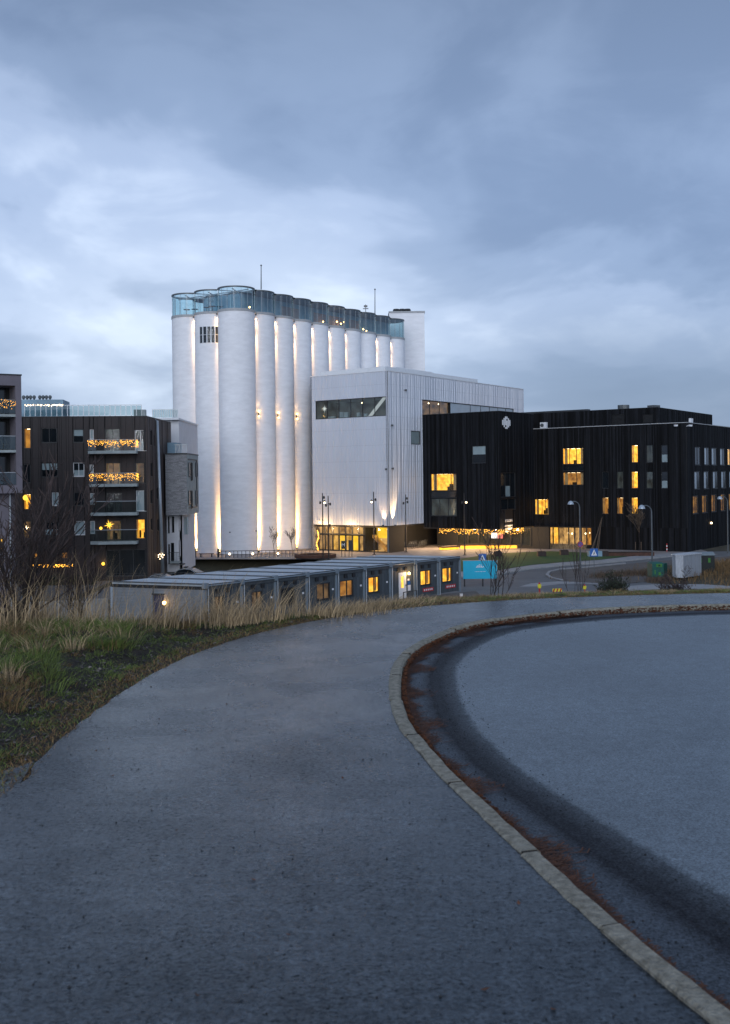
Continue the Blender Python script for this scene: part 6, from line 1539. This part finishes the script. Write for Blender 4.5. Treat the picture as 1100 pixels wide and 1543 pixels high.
blades('tall_dry_grass', 10500, tall, 'straw', .006, 3)
def stalk():
    x = random.uniform(-5.2, -1.5); y = ycrest(x) + random.uniform(-.1, 1.4); H = random.uniform(.6, 1.25) * (1 if x < -2.7 else .72); return x, y, vz(x, y, 1.5) - .05, H, random.gauss(.12, .14), random.gauss(0, .12), random.uniform(.004, .007)
blades('seed_stalks', 480, stalk, 'straw', .006, 4)
def tussocks(name, n, spots, mt):
    def fn():
        x, y, h, t, rad = random.choice(spots); a = random.uniform(0, 6.28); q = rad * random.random() ** .6; ln_ = random.gauss(.75, .35) * (q / rad + .25)
        x += q * math.cos(a); y += q * math.sin(a); H = h * random.uniform(.5, 1.2)
        return x, y, vz(x, y, max(.2, t)) - .02, H, math.cos(a) * ln_ * H * 1.1 + .1 * H, math.sin(a) * ln_ * H * 1.1, random.uniform(.003, .008)
    blades(name, n, fn, mt, .006, 2)
def spots(n, tmin, tmax, xr, h0, h1, r0, r1, dens=None):
    out = []
    while len(out) < n:
        x, y, z, t = verge_sample(tmin, tmax, xr)
        if y > ycrest(x) + .7: continue
        if dens and nz(x * .9, y * .9, dens) + .30 * (t - 1.5) < random.uniform(-.3, .2): continue
        out.append((x, y, random.uniform(h0, h1), t, random.uniform(r0, r1)))
    return out
tussocks('green_grass', 76000, spots(620, .6, 4.5, (-6, -.6), .07, .20, .06, .20, 5) + spots(420, .15, 2.2, (-6, -.5), .025, .08, .06, .16) + spots(200, .25, .9, (-1.2, 7), .03, .08, .05, .14), 'green_grass')
tussocks('withered_grass', 40000, spots(200, .5, 4.5, (-6, -.4), .07, .20, .06, .18, 9) + spots(240, .12, 2.0, (-6, -.4), .02, .06, .05, .15) + spots(110, .3, 1.1, (-.8, 7), .03, .09, .05, .14), 'rust_grass')
tussocks('straw_tussocks', 20000, spots(130, .8, 4.5, (-6, -.4), .08, .24, .06, .18, 13) + spots(120, .35, 1.2, (-.8, 7), .03, .10, .05, .14), 'straw')
# thin mossy fringe right along the path edge
def fringe():
    x, y, z, t = verge_sample(-.02, .28, (-3.5, 7)); h = random.uniform(.015, .05); return x, y, z - .005, h, random.gauss(0, .03), random.gauss(0, .03), random.uniform(.004, .009)
blades('edge_moss', 11000, fringe, 'rust_grass', .006, 1)
def fringe2():
    x, y, z, t = verge_sample(.0, 1.9, (-5, 7)); h = random.uniform(.012, .05); return x, y, z - .005, h, random.gauss(0, .04), random.gauss(0, .04), random.uniform(.004, .008)
blades('sparse_moss', 24000, fringe2, 'green_grass', .006, 1)
# fallen leaves and scraps on the bare soil
mb = MB()
for _ in range(9000):
    x, y, z, t = verge_sample(.08, 2.8, (-6, .2)); r_ = random.uniform(.006, .03); a = random.uniform(0, 6.28); c_, s_ = math.cos(a) * r_, math.sin(a) * r_; k = random.uniform(.15, .6); tz = random.uniform(-.4, .4)
    z += .008; mb.quad((x - c_, y - s_, z - tz * r_ * .4), (x + s_ * k, y - c_ * k, z + .004), (x + c_, y + s_, z + tz * r_ + .006), (x - s_ * k, y + c_ * k, z + .004))
tag(mb.build('leaf_litter', 'litter'), kind='stuff')
# brown needles swept against the kerb
mb = MB(); random.seed(5); vis_k = [k for k in range(len(kline)) if kline[k].y > 2.3 and kline[k].x < 2.6]
for _ in range(15000):
    k = random.choice(vis_k); p = kline[k]; s_ = k * .05
    wdn = .034 + .13 * max(0, .62 * math.sin(s_ * 5.3) + .5 * math.sin(s_ * 11.7 + 1) + .55 * nz(s_ * .6, 3) + .25) * sstep(3.6, 6.2, p.y) + (.05 * max(0, math.sin(s_ * 2.1 + .6)) ** 3)
    o_ = KW + .004 + abs(random.gauss(0, 1)) * wdn * .6
    if o_ > KW + .28: continue
    q = p + kn[k] * o_ + Vector((-kn[k].y, kn[k].x)) * random.uniform(-.06, .06); a = random.gauss(math.atan2(kn[k].y, kn[k].x), .7); l = random.uniform(.018, .04); w_ = .0028; z = ROADZ + .004 + random.random() * .014 * max(0, 1 - (o_ - KW) / .12)
    c_, s2 = math.cos(a), math.sin(a); mb.quad((q.x - c_ * l - s2 * w_, q.y - s2 * l + c_ * w_, z), (q.x + c_ * l - s2 * w_, q.y + s2 * l + c_ * w_, z + .006), (q.x + c_ * l + s2 * w_, q.y + s2 * l - c_ * w_, z + .006), (q.x - c_ * l + s2 * w_, q.y - s2 * l - c_ * w_, z))
for _ in range(24000):  # moss and needles clinging to the inner face of the kerb
    k = random.randrange(len(kline)); p = kline[k]
    if p.y < 5 or p.x > 9: continue
    q = p + kn[k] * (KW + .010 + random.random() * .02) + Vector((-kn[k].y, kn[k].x)) * random.uniform(-.04, .04); z = ROADZ + random.random() ** 1.4 * .052
    a = random.uniform(0, 6.28); l = random.uniform(.008, .02); c_, s2 = math.cos(a) * l, math.sin(a) * l
    mb.quad((q.x - c_, q.y - s2, z), (q.x + c_, q.y + s2, z), (q.x + c_ * .8, q.y + s2 * .8, z + .009), (q.x - c_ * .8, q.y - s2 * .8, z + .011))
tag(mb.build('fallen_needles', 'needle'), kind='stuff')
# grit: loose dark stones on gutter and path
mb = MB()
for _ in range(1500):
    if random.random() < .62:
        k = random.choice(vis_k); q = kline[k] + kn[k] * (KW + random.uniform(.02, .55)); z = ROADZ
    else:
        k = random.choice(vis_k); q = kline[k] - kn[k] * random.uniform(.02, 2.1); z = 0
    r_ = random.uniform(.0015, .005) * (1.6 if random.random() < .05 else 1); mb.octa((q.x, q.y, z + r_ * .4), r_)
tag(mb.build('loose_grit', 'grit'), kind='stuff')
mb = MB()
for _ in range(42):
    k = random.choice(vis_k); q = kline[k] - kn[k] * random.uniform(.05, 2.0); a = random.uniform(0, 6.28); r_ = random.uniform(.008, .018); c_, s_ = math.cos(a) * r_, math.sin(a) * r_
    mb.quad((q.x - c_, q.y - s_, .003), (q.x + s_ * .5, q.y - c_ * .5, .004), (q.x + c_, q.y + s_, .01), (q.x - s_ * .5, q.y + c_ * .5, .004))
tag(mb.build('scattered_leaves', 'needle'), kind='stuff')
# shrubs on the crest
def at_crest(px, D, t=1.0):
    Yd = 14.
    for _ in range(4):
        x = ray(px, 900).x * Yd; Yd = ycrest(x) + D
    return Vector((x, Yd, vz(x, Yd, t)))
bare_tree('large dark bare shrub with many twigs rising from the tall grass', at_crest(42, .5), 1.55, .60, None, 101, .022, 3, 3, 'twig', .15, 'bare_shrub', 'shrub', 10, .0045, .3)
bare_tree('smaller bare twiggy shrub at the left edge of the verge', at_crest(4, .2), 1.1, .45, None, 102, .012, 3, 3, 'twig', .15, 'bare_shrub', 'shrub', 6, .004, .4)
bare_tree('low bare shrub right of the large dark one in tall grass', at_crest(112, .8), 1.0, .6, None, 103, .010, 3, 3, 'twig', .15, 'bare_shrub', 'shrub', 6, .003, .3)
bare_tree('slender bare sapling with fanning stems before the turquoise board', at_crest(748, 1.4), 1.0, .42, None, 104, .009, 2, 3, 'twig', .3, 'bare_sapling', 'sapling', 8, .0028, .45)
bare_tree('thin upright bare stems left of the evergreen bush', at_crest(868, 1.6), .95, .14, None, 105, .006, 1, 3, 'twig', .4, 'bare_sapling', 'sapling', 6, .0025, .8)
bare_tree('low tangle of bare bramble below the pale cabinet', at_crest(1020, 1.5), .40, .95, None, 106, .006, 3, 4, 'twig', .1, 'bare_shrub', 'shrub', 12, .0026, .1)
b = at_crest(926, 1.8); t = thing('evergreen_bush', 'dark green broom bush on the verge right of the island', 'bush', b); mb = MB(); rr = random.Random(9); lf = MB()
for k in range(150):
    a, e_ = rr.uniform(0, 6.28), rr.uniform(.0, .75); d = Vector((math.cos(a) * e_, math.sin(a) * e_, 1)).normalized(); h = rr.uniform(.3, .62) * (1 - .3 * e_); p0 = b + Vector((rr.gauss(0, .06), rr.gauss(0, .06), -.05)); p1 = p0 + d * h * .6; p2 = p0 + d * h + Vector((0, 0, .05)); mb.tube([p0, p1, p2], [.005, .004, .002], 3)
    for q in range(26):
        u = rr.uniform(.3, 1.); c_ = p0 + (p2 - p0) * u + Vector((rr.gauss(0, .018), rr.gauss(0, .018), rr.gauss(0, .015))); g = Vector((rr.gauss(0, 1), rr.gauss(0, 1), rr.gauss(1, 1))).normalized() * .035; s_ = g.cross(Vector((rr.random(), rr.random(), 0))).normalized() * .005; lf.quad(c_ - s_, c_ + s_, c_ + s_ * .4 + g, c_ - s_ * .4 + g)
mb.build('stems', 'bark', t); lf.build('foliage', 'broom', t)
# dry vegetation on the bank at right, ornamental grass in front of the glazing
random.seed(17)
def bank():
    x, y = random.gauss(40.5, 5), random.gauss(105, 5); h = random.uniform(.35, .95); return x, y, gz(x, y), h, random.gauss(0, .4) * h, random.gauss(0, .4) * h, random.uniform(.03, .07)
blades('dry_bank_growth', 9000, bank, 'rust_grass', .05, 2)
def bank2():
    px, py = random.choice(((930, 868, ), (950, 866), (970, 866), (905, 870), (990, 876))); q = onz(px + random.gauss(0, 9), py + random.gauss(0, 1.6), PLAIN); h = random.uniform(.3, .8); return q.x, q.y, PLAIN, h, random.gauss(0, .3) * h, random.gauss(0, .3) * h, random.uniform(.03, .05)
blades('island_scrub', 2200, bank2, 'twig_pale', .05, 2)
def orn():
    a = random.uniform(.3, gB - .3); q = fb.P(a, 0, 1.2 + random.gauss(0, .35)); h = random.uniform(.5, 1.2); return q.x, q.y, PZ, h, random.gauss(0, .3) * h, random.gauss(0, .3) * h, random.uniform(.02, .05)
blades('ornamental_grass', 1600, orn, 'straw', .05, 2)
def hedge():
    q = ff.P(random.uniform(ff.uv(40, 870)[0], ff.uv(150, 870)[0]), 0, 3 + random.gauss(0, .5)); h = random.uniform(.4, 1.3); return q.x, q.y, PLAIN, h, random.gauss(0, .3) * h, random.gauss(0, .3) * h, random.uniform(.03, .07)
blades('dark_hedge', 3500, hedge, 'broom', .05, 2)
vis_k = vis_k
def slope():
    x = random.uniform(-9, 10); D = random.uniform(.5, 9); y = ycrest(x) + D; h = random.uniform(.1, .35); return x, y, gz(x, y) - .22, h, random.gauss(.1, .4) * h, random.gauss(0, .4) * h, random.uniform(.006, .012)
blades('slope_grass', 5000, slope, 'straw', .01, 2)
